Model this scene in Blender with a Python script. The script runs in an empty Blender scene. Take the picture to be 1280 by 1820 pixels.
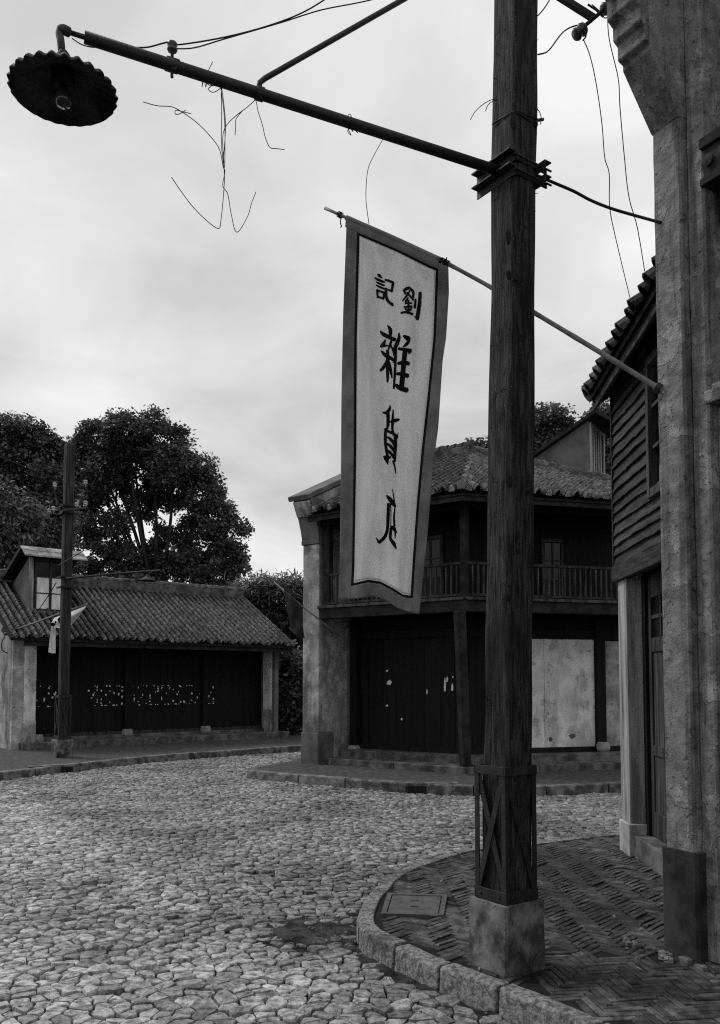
import bpy, bmesh, math, random
import numpy as np
from mathutils import Vector, Matrix, noise
from mathutils.geometry import delaunay_2d_cdt

random.seed(7); rng = np.random.default_rng(7)
scene = bpy.context.scene
C = scene.collection
R = math.radians
V = Vector

# ------------------------------------------------------------------ camera
CAM_H = 1.6; FPX = 1500.0; TILT = R(3.2); HOR = 1210.0
CY0 = HOR - FPX * math.tan(TILT)
cam = bpy.data.cameras.new("Camera"); camo = bpy.data.objects.new("Camera", cam); C.objects.link(camo)
camo.location = (0, 0, CAM_H); camo.rotation_euler = (math.pi / 2 + TILT, 0, 0)
cam.sensor_fit = 'VERTICAL'; cam.sensor_height = 36; cam.sensor_width = 36 * 1280 / 1820
cam.lens = 36 * FPX / 1820; cam.shift_y = (CY0 - 910) / 1820
cam.clip_end = 2000; cam.clip_start = 0.05
scene.camera = camo

# ------------------------------------------------------------------ sky, sun, exposure
SUN_AZ, SUN_EL = R(-62), R(50)          # azimuth from +Y towards +X
world = bpy.data.worlds.new("World"); scene.world = world; world.use_nodes = True
def build_world():
    nt = world.node_tree; nt.nodes.clear(); N = nt.nodes.new; L = nt.links.new
    out = N('ShaderNodeOutputWorld'); bg = N('ShaderNodeBackground'); L(bg.outputs[0], out.inputs[0])
    sky = N('ShaderNodeTexSky'); sky.sky_type = 'NISHITA'; sky.sun_disc = False
    sky.sun_elevation = SUN_EL; sky.sun_rotation = SUN_AZ; sky.dust_density = 4
    bw = N('ShaderNodeRGBToBW'); L(sky.outputs[0], bw.inputs[0])
    tc = N('ShaderNodeTexCoord'); sp = N('ShaderNodeSeparateXYZ'); L(tc.outputs['Generated'], sp.inputs[0])
    def M(op, a, b=None, c=None):
        n = N('ShaderNodeMath'); n.operation = op
        for i, v in enumerate((a, b, c)):
            if v is None: continue
            if isinstance(v, (int, float)): n.inputs[i].default_value = v
            else: L(v, n.inputs[i])
        return n.outputs[0]
    zz = M('ADD', M('MAXIMUM', sp.outputs[2], 0.0), 0.34)
    cx = N('ShaderNodeCombineXYZ'); L(M('DIVIDE', sp.outputs[0], zz), cx.inputs[0]); L(M('DIVIDE', sp.outputs[1], zz), cx.inputs[1])
    cx.inputs[2].default_value = 11.4
    n1 = N('ShaderNodeTexNoise'); L(cx.outputs[0], n1.inputs[0]); n1.inputs['Scale'].default_value = 1.05
    n1.inputs['Detail'].default_value = 6; n1.inputs['Roughness'].default_value = 0.46; n1.inputs['Distortion'].default_value = 0.35
    n2 = N('ShaderNodeTexNoise'); L(cx.outputs[0], n2.inputs[0]); n2.inputs['Scale'].default_value = 3.4
    n2.inputs['Detail'].default_value = 7; n2.inputs['Roughness'].default_value = 0.5; n2.inputs['Distortion'].default_value = 0.5
    s = M('ADD', M('MULTIPLY', n1.outputs[0], 0.6), M('MULTIPLY', n2.outputs[0], 0.4))
    rp = N('ShaderNodeValToRGB'); L(s, rp.inputs[0])
    e = rp.color_ramp.elements
    e[0].position = 0.38; e[0].color = (.41, .41, .41, 1)
    e[1].position = 0.60; e[1].color = (.69, .69, .69, 1)
    m = e.new(0.46); m.color = (.52, .52, .52, 1)
    m = e.new(0.54); m.color = (.60, .60, .60, 1)
    skyv = M('MULTIPLY', bw.outputs[0], 0.10)
    cloud = N('ShaderNodeRGBToBW'); L(rp.outputs[0], cloud.inputs[0])
    val = M('ADD', M('MULTIPLY', cloud.outputs[0], 0.93), M('MULTIPLY', M('MINIMUM', skyv, 1.0), 0.07))
    cc = N('ShaderNodeCombineColor'); [L(val, cc.inputs[i]) for i in range(3)]
    L(cc.outputs[0], bg.inputs[0]); bg.inputs[1].default_value = 1.0
build_world()
sun = bpy.data.lights.new("sun", 'SUN'); sun.energy = 1.3; sun.angle = R(18); sun.color = (1, 1, 1)
suno = bpy.data.objects.new("sun", sun); C.objects.link(suno)
sd = V((math.sin(SUN_AZ) * math.cos(SUN_EL), math.cos(SUN_AZ) * math.cos(SUN_EL), math.sin(SUN_EL)))
suno.rotation_euler = sd.to_track_quat('Z', 'Y').to_euler()
scene.view_settings.view_transform = 'Standard'; scene.view_settings.look = 'None'
scene.view_settings.exposure = 0.5; scene.view_settings.gamma = 1.0
try:
    scene.cycles.use_denoising = False; scene.cycles.filter_width = 1.15
    scene.cycles.max_bounces = 5; scene.cycles.diffuse_bounces = 2; scene.cycles.glossy_bounces = 2; scene.cycles.transmission_bounces = 3
except Exception:
    pass

# ------------------------------------------------------------------ measuring helpers (a sight line met with the ground, a depth or a wall plane)
def ray(px, py):
    xc = (px - 640) / FPX; yc = (CY0 - py) / FPX
    return V((xc, math.cos(TILT) - yc * math.sin(TILT), math.sin(TILT) + yc * math.cos(TILT)))
CAMP = V((0, 0, CAM_H))
def P(px, py, Y):
    d = ray(px, py); return CAMP + d * (Y / d.y)
def G(px, py, z=0.0):
    d = ray(px, py); return CAMP + d * ((z - CAM_H) / d.z)
def OP(px, py, p0, n):
    d = ray(px, py); return CAMP + d * ((p0 - CAMP).dot(n) / d.dot(n))

# ------------------------------------------------------------------ materials (all grey: the place is seen in black and white)
MATS = {}
def mat(name, c0, c1=None, scale=6, detail=6, rough=.85, bump=.3, bscale=None, stretch=(1, 1, 1), stain=None, spots=None, peel=None,
        vary=0.0, tone=False, spec=.3, bdist=.01, metal=0, transl=0, crack=None, contrast=(.35, .65)):
    m = bpy.data.materials.new(name); MATS[name] = m; m.use_nodes = True
    nt = m.node_tree; nt.nodes.clear(); N = nt.nodes.new; L = nt.links.new
    out = N('ShaderNodeOutputMaterial'); b = N('ShaderNodeBsdfPrincipled'); L(b.outputs[0], out.inputs[0])
    b.inputs['Roughness'].default_value = rough; b.inputs['Metallic'].default_value = metal
    b.inputs['Specular IOR Level'].default_value = spec
    if c1 is None: c1 = c0
    geo = N('ShaderNodeNewGeometry'); mp = N('ShaderNodeMapping'); L(geo.outputs['Position'], mp.inputs[0]); mp.inputs['Scale'].default_value = stretch
    def noi(sc, det=detail, ro=.6, vec=None):
        n = N('ShaderNodeTexNoise'); L(vec if vec else mp.outputs[0], n.inputs[0]); n.inputs['Scale'].default_value = sc
        n.inputs['Detail'].default_value = det; n.inputs['Roughness'].default_value = ro; return n.outputs[0]
    def M(op, a, b_=None):
        n = N('ShaderNodeMath'); n.operation = op
        for i, v in enumerate((a, b_)):
            if v is None: continue
            if isinstance(v, (int, float)): n.inputs[i].default_value = v
            else: L(v, n.inputs[i])
        return n.outputs[0]
    def MR(v, a, b_, c, d):
        n = N('ShaderNodeMapRange'); L(v, n.inputs[0]); n.interpolation_type = 'SMOOTHSTEP'
        for i, x in enumerate((a, b_, c, d)): n.inputs[i + 1].default_value = x
        return n.outputs[0]
    nz = noi(scale)
    val = MR(nz, contrast[0], contrast[1], c0, c1)
    if stain:                                    # (scale, low multiplier, threshold, stretch)
        mp2 = N('ShaderNodeMapping'); L(geo.outputs['Position'], mp2.inputs[0]); mp2.inputs['Scale'].default_value = stain[3] if len(stain) > 3 else (1, 1, 1)
        sn = noi(stain[0], 7, .65, mp2.outputs[0])
        val = M('MULTIPLY', val, MR(sn, stain[2] - .08, stain[2] + .06, stain[1], 1.0))
    h = noi(bscale or scale * 4, 8, .65)
    if spots:                                    # (scale, threshold, multiplier): flaked or pitted places
        sn = noi(spots[0], 4, .55, geo.outputs['Position'])
        f = MR(sn, spots[1] - .02, spots[1] + .02, 1.0, 0.0)
        val = M('MULTIPLY', val, MR(f, 0, 1, 1.0, spots[2]))
        h = M('SUBTRACT', h, M('MULTIPLY', f, .6))
    if peel:                                     # (scale, threshold, multiplier): larger patches of another coat, with a step at their edge
        sn = noi(peel[0], 6, .6, geo.outputs['Position'])
        f = MR(sn, peel[1] - .012, peel[1] + .012, 0.0, 1.0)
        val = M('MULTIPLY', val, MR(f, 0, 1, 1.0, peel[2]))
        h = M('ADD', h, M('MULTIPLY', f, .5))
    if crack:
        vo = N('ShaderNodeTexVoronoi'); vo.feature = 'DISTANCE_TO_EDGE'; L(geo.outputs['Position'], vo.inputs[0]); vo.inputs['Scale'].default_value = crack[0]
        wob = noi(crack[0] * 1.5, 5, .6, geo.outputs['Position'])
        ad = N('ShaderNodeMixRGB'); ad.blend_type = 'ADD'; ad.inputs[0].default_value = .35
        L(geo.outputs['Position'], ad.inputs[1])
        nn = N('ShaderNodeTexNoise'); L(geo.outputs['Position'], nn.inputs[0]); nn.inputs['Scale'].default_value = crack[0] * 2
        L(nn.outputs[1], ad.inputs[2]); L(ad.outputs[0], vo.inputs[0])
        f = M('MULTIPLY', MR(vo.outputs[0], 0, crack[1], 1, 0), MR(wob, .45, .6, 0, 1))
        val = M('MULTIPLY', val, MR(f, 0, 1, 1, crack[2])); h = M('SUBTRACT', h, f)
    if vary:
        oi = N('ShaderNodeObjectInfo'); val = M('MULTIPLY', val, MR(oi.outputs['Random'], 0, 1, 1 - vary, 1 + vary))
    if tone:
        at = N('ShaderNodeAttribute'); at.attribute_name = 'tone'; val = M('MULTIPLY', val, at.outputs['Fac'])
    cc = N('ShaderNodeCombineColor'); [L(val, cc.inputs[i]) for i in range(3)]
    L(cc.outputs[0], b.inputs['Base Color'])
    if bump:
        bp = N('ShaderNodeBump'); bp.inputs['Strength'].default_value = bump; bp.inputs['Distance'].default_value = bdist
        L(h, bp.inputs['Height']); L(bp.outputs[0], b.inputs['Normal'])
    if transl:
        tr = N('ShaderNodeBsdfTranslucent'); mx = N('ShaderNodeMixShader'); mx.inputs[0].default_value = transl
        L(cc.outputs[0], tr.inputs[0]); L(b.outputs[0], mx.inputs[1]); L(tr.outputs[0], mx.inputs[2]); L(mx.outputs[0], out.inputs[0])
    return m

mat('soil', .007, .028, tone=True, scale=9, rough=1, bump=.8, bscale=60, bdist=.02, spec=.1)
mat('earth', .03, .08, scale=3, rough=1, bump=.5, spec=.1)
mat('cobble', .085, .36, scale=22, rough=.5, bump=.9, bscale=48, bdist=.012, tone=True, spec=.45, stain=(.8, .58, .48), contrast=(.3, .66))
mat('pave_brick', .026, .10, scale=14, rough=.75, bump=.5, bscale=70, bdist=.005, tone=True, spec=.35, stain=(1.1, .38, .50))
mat('pave_joint', .004, .014, scale=20, rough=1, bump=.5, bscale=80)
mat('far_pave', .022, .08, scale=10, rough=.9, bump=.7, bscale=16, stretch=(1, 2.5, 1), bdist=.02)
mat('kerb', .09, .30, scale=40, rough=.9, bump=1.0, bscale=90, bdist=.014, stain=(3, .5, .46))
mat('kerb_far', .07, .2, scale=8, rough=.9, bump=.6, bscale=30, bdist=.012, stain=(2, .6, .48))
mat('pole_wood', .0025, .065, scale=12, rough=.8, bump=1.0, bscale=22, stretch=(4.5, 4.5, .42), stain=(3.0, .3, .47, (1.8, 1.8, .5)), bdist=.02, spec=.25, contrast=(.34, .72), spots=(16, .33, .3))
mat('pole_wood_far', .01, .05, scale=7, rough=.85, bump=.6, stretch=(3, 3, .2))
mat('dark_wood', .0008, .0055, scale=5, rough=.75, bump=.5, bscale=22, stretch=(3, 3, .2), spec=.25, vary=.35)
mat('beam_wood', .005, .024, scale=5, rough=.85, bump=.5, bscale=20, stretch=(1, 1, 1), vary=.2)
mat('rail_wood', .013, .055, scale=6, rough=.85, bump=.4, stretch=(2, 2, .5), vary=.35)
mat('clad_wood', .006, .042, scale=5, rough=.8, bump=.8, bscale=20, stretch=(2.5, .5, 5), vary=.35, bdist=.008)
mat('door_wood', .012, .06, scale=6, rough=.75, bump=.6, bscale=22, stretch=(3, 3, .25), vary=.2)
mat('plaster_dark', .15, .25, scale=12, rough=.9, bump=.8, bscale=34, stain=(3.2, .5, .455, (3.2, 3.2, .22)), spots=(30, .345, .5), bdist=.016, peel=(4.5, .57, 1.4))
mat('plaster_plinth', .013, .05, scale=5, rough=.85, bump=.4, bscale=26, stain=(3, .45, .47, (1.5, 1.5, .6)), spots=(9, .33, 1.9))
mat('plaster_mid', .2, .38, scale=3.5, rough=.9, bump=.4, bscale=14, stain=(1.3, .5, .46, (1.5, 1.5, .3)), spots=(9, .335, .55), bdist=.012, peel=(3.2, .56, 1.35))
mat('plaster_light', .52, .72, scale=3, rough=.9, bump=.4, bscale=14, stain=(2.3, .62, .45, (1, 1, .35)), spots=(9, .33, .5), bdist=.012, peel=(4, .585, .72))
mat('plaster_grey', .085, .145, scale=2.5, rough=.9, bump=.3, bscale=12, stain=(1.2, .6, .44))
mat('trim_paint', .14, .36, scale=8, rough=.8, bump=.4, stretch=(2, 2, .15), stain=(2, .5, .45, (3, 3, .3)))
mat('concrete', .06, .2, scale=7, rough=.9, bump=.5, bscale=30, stain=(4.2, .32, .5, (1, 1, .8)), crack=(3.2, .02, .3), bdist=.008)
mat('stone_step', .05, .15, scale=5, rough=.9, bump=.5, bscale=20, stain=(2, .6, .47))
mat('stone_drum', .16, .3, scale=8, rough=.9, bump=.6, bscale=24)
mat('iron', .003, .011, scale=20, rough=.6, bump=.4, bscale=60, spec=.4)
mat('iron_cage', .007, .018, scale=14, rough=.65, bump=.4, bscale=50, spec=.35)
mat('iron_plate', .05, .085, scale=14, rough=.7, bump=.4, bscale=80, spec=.4)
mat('rust_shade', .012, .045, scale=10, rough=.7, bump=.4, bscale=40, stain=(7, .4, .46))
mat('porcelain', .2, .35, rough=.35, bump=0, spec=.5)
mat('porcelain_dark', .02, .05, rough=.4, bump=0, spec=.5)
mat('bulb_glass', .03, .05, rough=.12, bump=0, spec=.6)
mat('wire', .008, .012, rough=.7, bump=0)
mat('roof_tile', .026, .115, scale=11, rough=.8, bump=.6, bscale=40, vary=.5, stain=(1.3, .55, .46), bdist=.008, contrast=(.38, .68))
mat('trough', .003, .013, scale=11, rough=.95, bump=.5, bscale=40)
mat('roof_bed', .008, .02, scale=9, rough=1, bump=.3)
mat('ridge_plaster', .045, .13, scale=5, rough=.9, bump=.5, stain=(2, .5, .48))
mat('tile_end', .10, .30, scale=12, rough=.9, bump=.4, vary=.3)
mat('cloth_field', .78, .86, scale=4, rough=.95, bump=.02, bscale=160, stretch=(2.5, 2.5, .45), stain=(1.5, .9, .47, (4, 4, .5)), transl=.5, spec=.05, bdist=.003)
mat('cloth_border', .17, .25, scale=7, rough=.95, bump=.15, bscale=50, transl=.35, spec=.05, bdist=.006)
mat('cloth_stripe', .008, .012, scale=9, rough=.95, bump=.1, spec=.05)
mat('cloth_piping', .5, .55, scale=9, rough=.95, bump=.1, spec=.05)
mat('ink', .004, .008, scale=9, rough=.9, bump=0, spec=.1)
mat('bamboo', .10, .2, scale=8, rough=.6, bump=.3, stretch=(1, 1, 1))
mat('flag_dark', .03, .05, scale=4, rough=.95, bump=.2, transl=.25, spec=.05)
mat('flag_light', .6, .75, scale=4, rough=.95, bump=.2, transl=.3, spec=.05)
mat('paper', .55, .75, scale=12, rough=.9, bump=.2)
mat('leaf', .06, .135, scale=1.6, rough=.42, bump=0, spec=.5, transl=.35, tone=True)
mat('leaf_pale', .08, .18, scale=1.6, rough=.5, bump=0, spec=.4, transl=.3, tone=True)
mat('knot', .002, .012, scale=30, rough=.8, bump=.6, bscale=90)
mat('bark', .012, .04, scale=6, rough=.95, bump=.6, stretch=(2, 2, .4))
mat('glass', .006, .012, rough=.15, bump=0, spec=.22)
mat('curtain', .6, .8, scale=2, rough=.9, bump=0, stretch=(6, 6, 1))
mat('weed', .03, .09, scale=8, rough=.6, bump=0, tone=True, spec=.3)
mat('mesh_wire', .05, .09, rough=.8, bump=0)

# ------------------------------------------------------------------ mesh builder
def woff(o):
    v = V((0, 0, 0))
    while o is not None:
        v += o.location; o = o.parent
    return v
def link(name, me, m, parent=None, loc=None, smooth=False):
    o = bpy.data.objects.new(name, me); C.objects.link(o)
    if m is not None and not me.materials: me.materials.append(MATS[m] if isinstance(m, str) else m)
    if parent is not None: o.parent = parent
    if smooth:
        me.polygons.foreach_set('use_smooth', [True] * len(me.polygons))
    return o
class MB:
    def __init__(s): s.v = []; s.f = []
    def add(s, vs, fs):
        n = len(s.v); s.v += [V(p) for p in vs]; s.f += [tuple(i + n for i in f) for f in fs]; return s
    def hexa(s, p):          # 8 corners: bottom 4 ccw, top 4 ccw
        return s.add(p, [(3, 2, 1, 0), (4, 5, 6, 7), (0, 1, 5, 4), (1, 2, 6, 5), (2, 3, 7, 6), (3, 0, 4, 7)])
    def box(s, x0, x1, y0, y1, z0, z1):
        return s.hexa([(x0, y0, z0), (x1, y0, z0), (x1, y1, z0), (x0, y1, z0), (x0, y0, z1), (x1, y0, z1), (x1, y1, z1), (x0, y1, z1)])
    def fbox(s, F, a0, a1, t0, t1, z0, z1):
        return s.hexa([F(a0, t0, z0), F(a1, t0, z0), F(a1, t1, z0), F(a0, t1, z0), F(a0, t0, z1), F(a1, t0, z1), F(a1, t1, z1), F(a0, t1, z1)])
    def bar(s, a, b, w, h, up=V((0, 0, 1))):
        a = V(a); b = V(b); d = (b - a).normalized(); x = d.cross(V(up))
        if x.length < 1e-4: x = d.cross(V((1, 0, 0)))
        x.normalize(); y = x.cross(d)
        x *= w / 2; y *= h / 2
        return s.hexa([a - x - y, a + x - y, a + x + y, a - x + y, b - x - y, b + x - y, b + x + y, b - x + y])
    def tube(s, pts, r, n=6, cap=True):
        pts = [V(p) for p in pts]; m = len(pts)
        rs = r if isinstance(r, (list, tuple)) else [r] * m
        base = len(s.v); prev = None
        for i, p in enumerate(pts):
            d = (pts[min(i + 1, m - 1)] - pts[max(i - 1, 0)]).normalized()
            if prev is None:
                x = d.cross(V((0, 0, 1)))
                if x.length < .05: x = d.cross(V((0, 1, 0)))
            else:
                x = prev - d * prev.dot(d)
            x.normalize(); prev = x; y = d.cross(x)
            for k in range(n):
                a = 2 * math.pi * k / n; s.v.append(p + (x * math.cos(a) + y * math.sin(a)) * rs[i])
        for i in range(m - 1):
            for k in range(n):
                s.f.append((base + i * n + k, base + i * n + (k + 1) % n, base + (i + 1) * n + (k + 1) % n, base + (i + 1) * n + k))
        if cap:
            s.f.append(tuple(base + k for k in reversed(range(n)))); s.f.append(tuple(base + (m - 1) * n + k for k in range(n)))
        return s
    def lathe(s, c, prof, n=16, axis=V((0, 0, 1)), scallop=0, sn=20):
        c = V(c); axis = V(axis).normalized(); x = axis.cross(V((0, 1, 0)))
        if x.length < .05: x = axis.cross(V((1, 0, 0)))
        x.normalize(); y = axis.cross(x); base = len(s.v)
        for (r, z, *sc) in prof:
            for k in range(n):
                a = 2 * math.pi * k / n; w = sc[0] if sc else 0
                rr = r * (1 + w * .35 * math.cos(a * sn)); zz = z + w * r * .35 * math.cos(a * sn)
                s.v.append(c + axis * zz + (x * math.cos(a) + y * math.sin(a)) * rr)
        for i in range(len(prof) - 1):
            for k in range(n):
                s.f.append((base + i * n + k, base + i * n + (k + 1) % n, base + (i + 1) * n + (k + 1) % n, base + (i + 1) * n + k))
        return s
    def poly_prism(s, pts, ext):
        ext = V(ext); n = len(pts); pts = [V(p) for p in pts]
        fs = [tuple(range(n)), tuple(reversed(range(n, 2 * n)))] + [(i, n + i, n + (i + 1) % n, (i + 1) % n) for i in range(n)]
        return s.add(pts + [p + ext for p in pts], fs)
    def build(s, name, m, parent=None, smooth=False, bevel=0, fixn=True):
        off = woff(parent) if parent else V((0, 0, 0))
        me = bpy.data.meshes.new(name); me.from_pydata([tuple(p - off) for p in s.v], [], s.f)
        if fixn:
            bm = bmesh.new(); bm.from_mesh(me); bmesh.ops.recalc_face_normals(bm, faces=bm.faces); bm.to_mesh(me); bm.free()
        o = link(name, me, m, parent, smooth=smooth)
        if bevel:
            b = o.modifiers.new('b', 'BEVEL'); b.width = bevel; b.segments = 2; b.limit_method = 'ANGLE'; b.angle_limit = R(40)
        return o
def tag(o, label=None, cat=None, group=None, kind=None):
    if label: o['label'] = label
    if cat: o['category'] = cat
    if group: o['group'] = group
    if kind: o['kind'] = kind
    return o
def thing(name, loc, label, cat, group=None):
    o = bpy.data.objects.new(name, None); C.objects.link(o); o.location = loc; o.empty_display_size = .1
    return tag(o, label, cat, group)
def frame(o, e):
    e = V((e[0], e[1], 0)).normalized(); n = V((e.y, -e.x, 0)); o = V((o[0], o[1], 0))   # n: outward, to the right of e
    def F(s, t, z): return o + e * s + n * t + V((0, 0, z))
    F.e = e; F.n = n; F.o = o
    return F
def npmesh(name, verts, faces, m, parent=None, tone=None, smooth=False):
    """verts Nx3, faces MxK numpy (all K-gons); tone per face"""
    off = woff(parent) if parent else V((0, 0, 0))
    verts = np.asarray(verts, dtype=np.float32) - np.array(off, dtype=np.float32)
    faces = np.asarray(faces, dtype=np.int32); k = faces.shape[1]
    me = bpy.data.meshes.new(name)
    me.vertices.add(len(verts)); me.vertices.foreach_set('co', verts.ravel())
    me.loops.add(faces.size); me.loops.foreach_set('vertex_index', faces.ravel())
    me.polygons.add(len(faces)); me.polygons.foreach_set('loop_start', np.arange(0, faces.size, k, dtype=np.int32))
    me.update(calc_edges=True); me.validate()
    if tone is not None:
        a = me.attributes.new('tone', 'FLOAT', 'FACE'); a.data.foreach_set('value', np.asarray(tone, dtype=np.float32))
    return link(name, me, m, parent, smooth=smooth)
def set_tone(me, t):
    a = me.attributes.new('tone', 'FLOAT', 'FACE'); a.data.foreach_set('value', [t] * len(me.polygons))
def catmull(pts, n=8):
    pts = [V(p) for p in pts]; out = []
    for i in range(len(pts) - 1):
        p0 = pts[max(i - 1, 0)]; p1 = pts[i]; p2 = pts[i + 1]; p3 = pts[min(i + 2, len(pts) - 1)]
        for k in range(n):
            t = k / n; out.append(.5 * ((2 * p1) + (p2 - p0) * t + (2 * p0 - 5 * p1 + 4 * p2 - p3) * t * t + (-p0 + 3 * p1 - 3 * p2 + p3) * t ** 3))
    out.append(pts[-1]); return out
def resample(pts, step):
    out = [pts[0].copy()]; acc = 0
    for a, b in zip(pts, pts[1:]):
        l = (b - a).length; d = step - acc
        while d <= l:
            out.append(a.lerp(b, d / l)); d += step
        acc = (acc + l) % step if l else acc
    return out
def in_poly(x, y, poly):
    c = False; j = len(poly) - 1
    for i in range(len(poly)):
        xi, yi = poly[i]; xj, yj = poly[j]
        if (yi > y) != (yj > y) and x < (xj - xi) * (y - yi) / (yj - yi) + xi: c = not c
        j = i
    return c
def interp(tab, x):
    return float(np.interp(x, [a for a, b in tab], [b for a, b in tab]))

SW = 0.13                                        # pavement height above the road
# ------------------------------------------------------------------ ground and road
gm = MB().add([(-150, -60, -.06), (150, -60, -.06), (150, 260, -.06), (-150, 260, -.06)], [(0, 1, 2, 3)]).build('ground', 'earth')
tag(gm, kind='structure')

near_kerb = [V((2.6, 1.5, SW)), V((1.62, 2.78, SW)), V((1.18, 3.36, SW))] + [G(x, y, SW) for x, y in
    ((943, 1778), (780, 1716), (700, 1680), (651, 1657), (636, 1632), (649, 1597), (667, 1578), (694, 1552), (746, 1530), (800, 1514), (860, 1504), (954, 1494), (1107, 1478))] + [V((3.6, 8.62, SW)), V((6.5, 9.8, SW))]
mid_kerb = [V((-.2, 19.5, SW)), V((-.95, 17.4, SW)), V((-1.45, 15.6, SW)), G(452, 1362, SW), G(440, 1366, SW), G(456, 1370, SW), G(560, 1379, SW), G(700, 1390, SW), G(850, 1397, SW), G(980, 1396, SW), G(1105, 1391, SW), V((6, 12.75, SW)), V((9, 13.9, SW))]
far_kerb = [V((-9.5, 9.4, SW)), V((-7.5, 11.7, SW)), G(0, 1372, SW), G(130, 1358, SW), G(260, 1344, SW), G(400, 1334, SW), G(532, 1325, SW), V((1.2, 21.6, SW)), V((4, 24.2, SW))]
KN = catmull(near_kerb, 8); KM = catmull(mid_kerb, 8); KF = catmull(far_kerb, 8)
near_poly = [(p.x, p.y) for p in KN] + [(9, 9.8), (9, 1.5)]
mid_poly = [(p.x, p.y) for p in KM] + [(9, 25), (2, 25)]
far_poly = [(p.x, p.y) for p in KF] + [(4, 40), (-25, 40), (-25, 9)]
def off_poly(P_, d):
    q = [V((a, b, 0)) for a, b in P_]; return q

def patch(x, y):
    """how much loose soil lies over the stones: along the near kerb and in the hollow at its nose"""
    d = min(math.hypot(x - p.x, y - p.y) for p in KN[::3])
    k = max(0, 1 - d / .34)
    g = math.exp(-(((x + .28) / .42) ** 2 + ((y - 5.5) / .40) ** 2)) * 1.25
    g2 = math.exp(-(((x + .75) / .3) ** 2 + ((y - 6.2) / .25) ** 2)) * .55
    return min(1.0, max(k * .9, g, g2))
def soil_z(x, y):
    z = -.026 + .007 * noise.noise(V((x * 5, y * 5, 0)))
    if -2 < x < 3 and 2 < y < 9:
        z += patch(x, y) * (.036 + .02 * noise.noise(V((x * 9, y * 9, 3.))) + .014 * noise.noise(V((x * 23, y * 23, 7.))))
    return z
nx, ny = 300, 330
xs = np.linspace(-13, 8, nx); ys = np.linspace(1.5, 24.5, ny)
vs = np.array([(x, y, soil_z(x, y)) for y in ys for x in xs])
idx = np.arange(nx * ny).reshape(ny, nx)
fs = np.stack([idx[:-1, :-1], idx[:-1, 1:], idx[1:, 1:], idx[1:, :-1]], -1).reshape(-1, 4)
ftone = [1 + 1.5 * (patch(*vs[f[0]][:2]) if (-2 < vs[f[0]][0] < 3 and vs[f[0]][1] < 9) else 0) for f in fs]
road = npmesh('road', vs, fs, 'soil', tone=ftone, smooth=True); tag(road, kind='structure')

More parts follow.
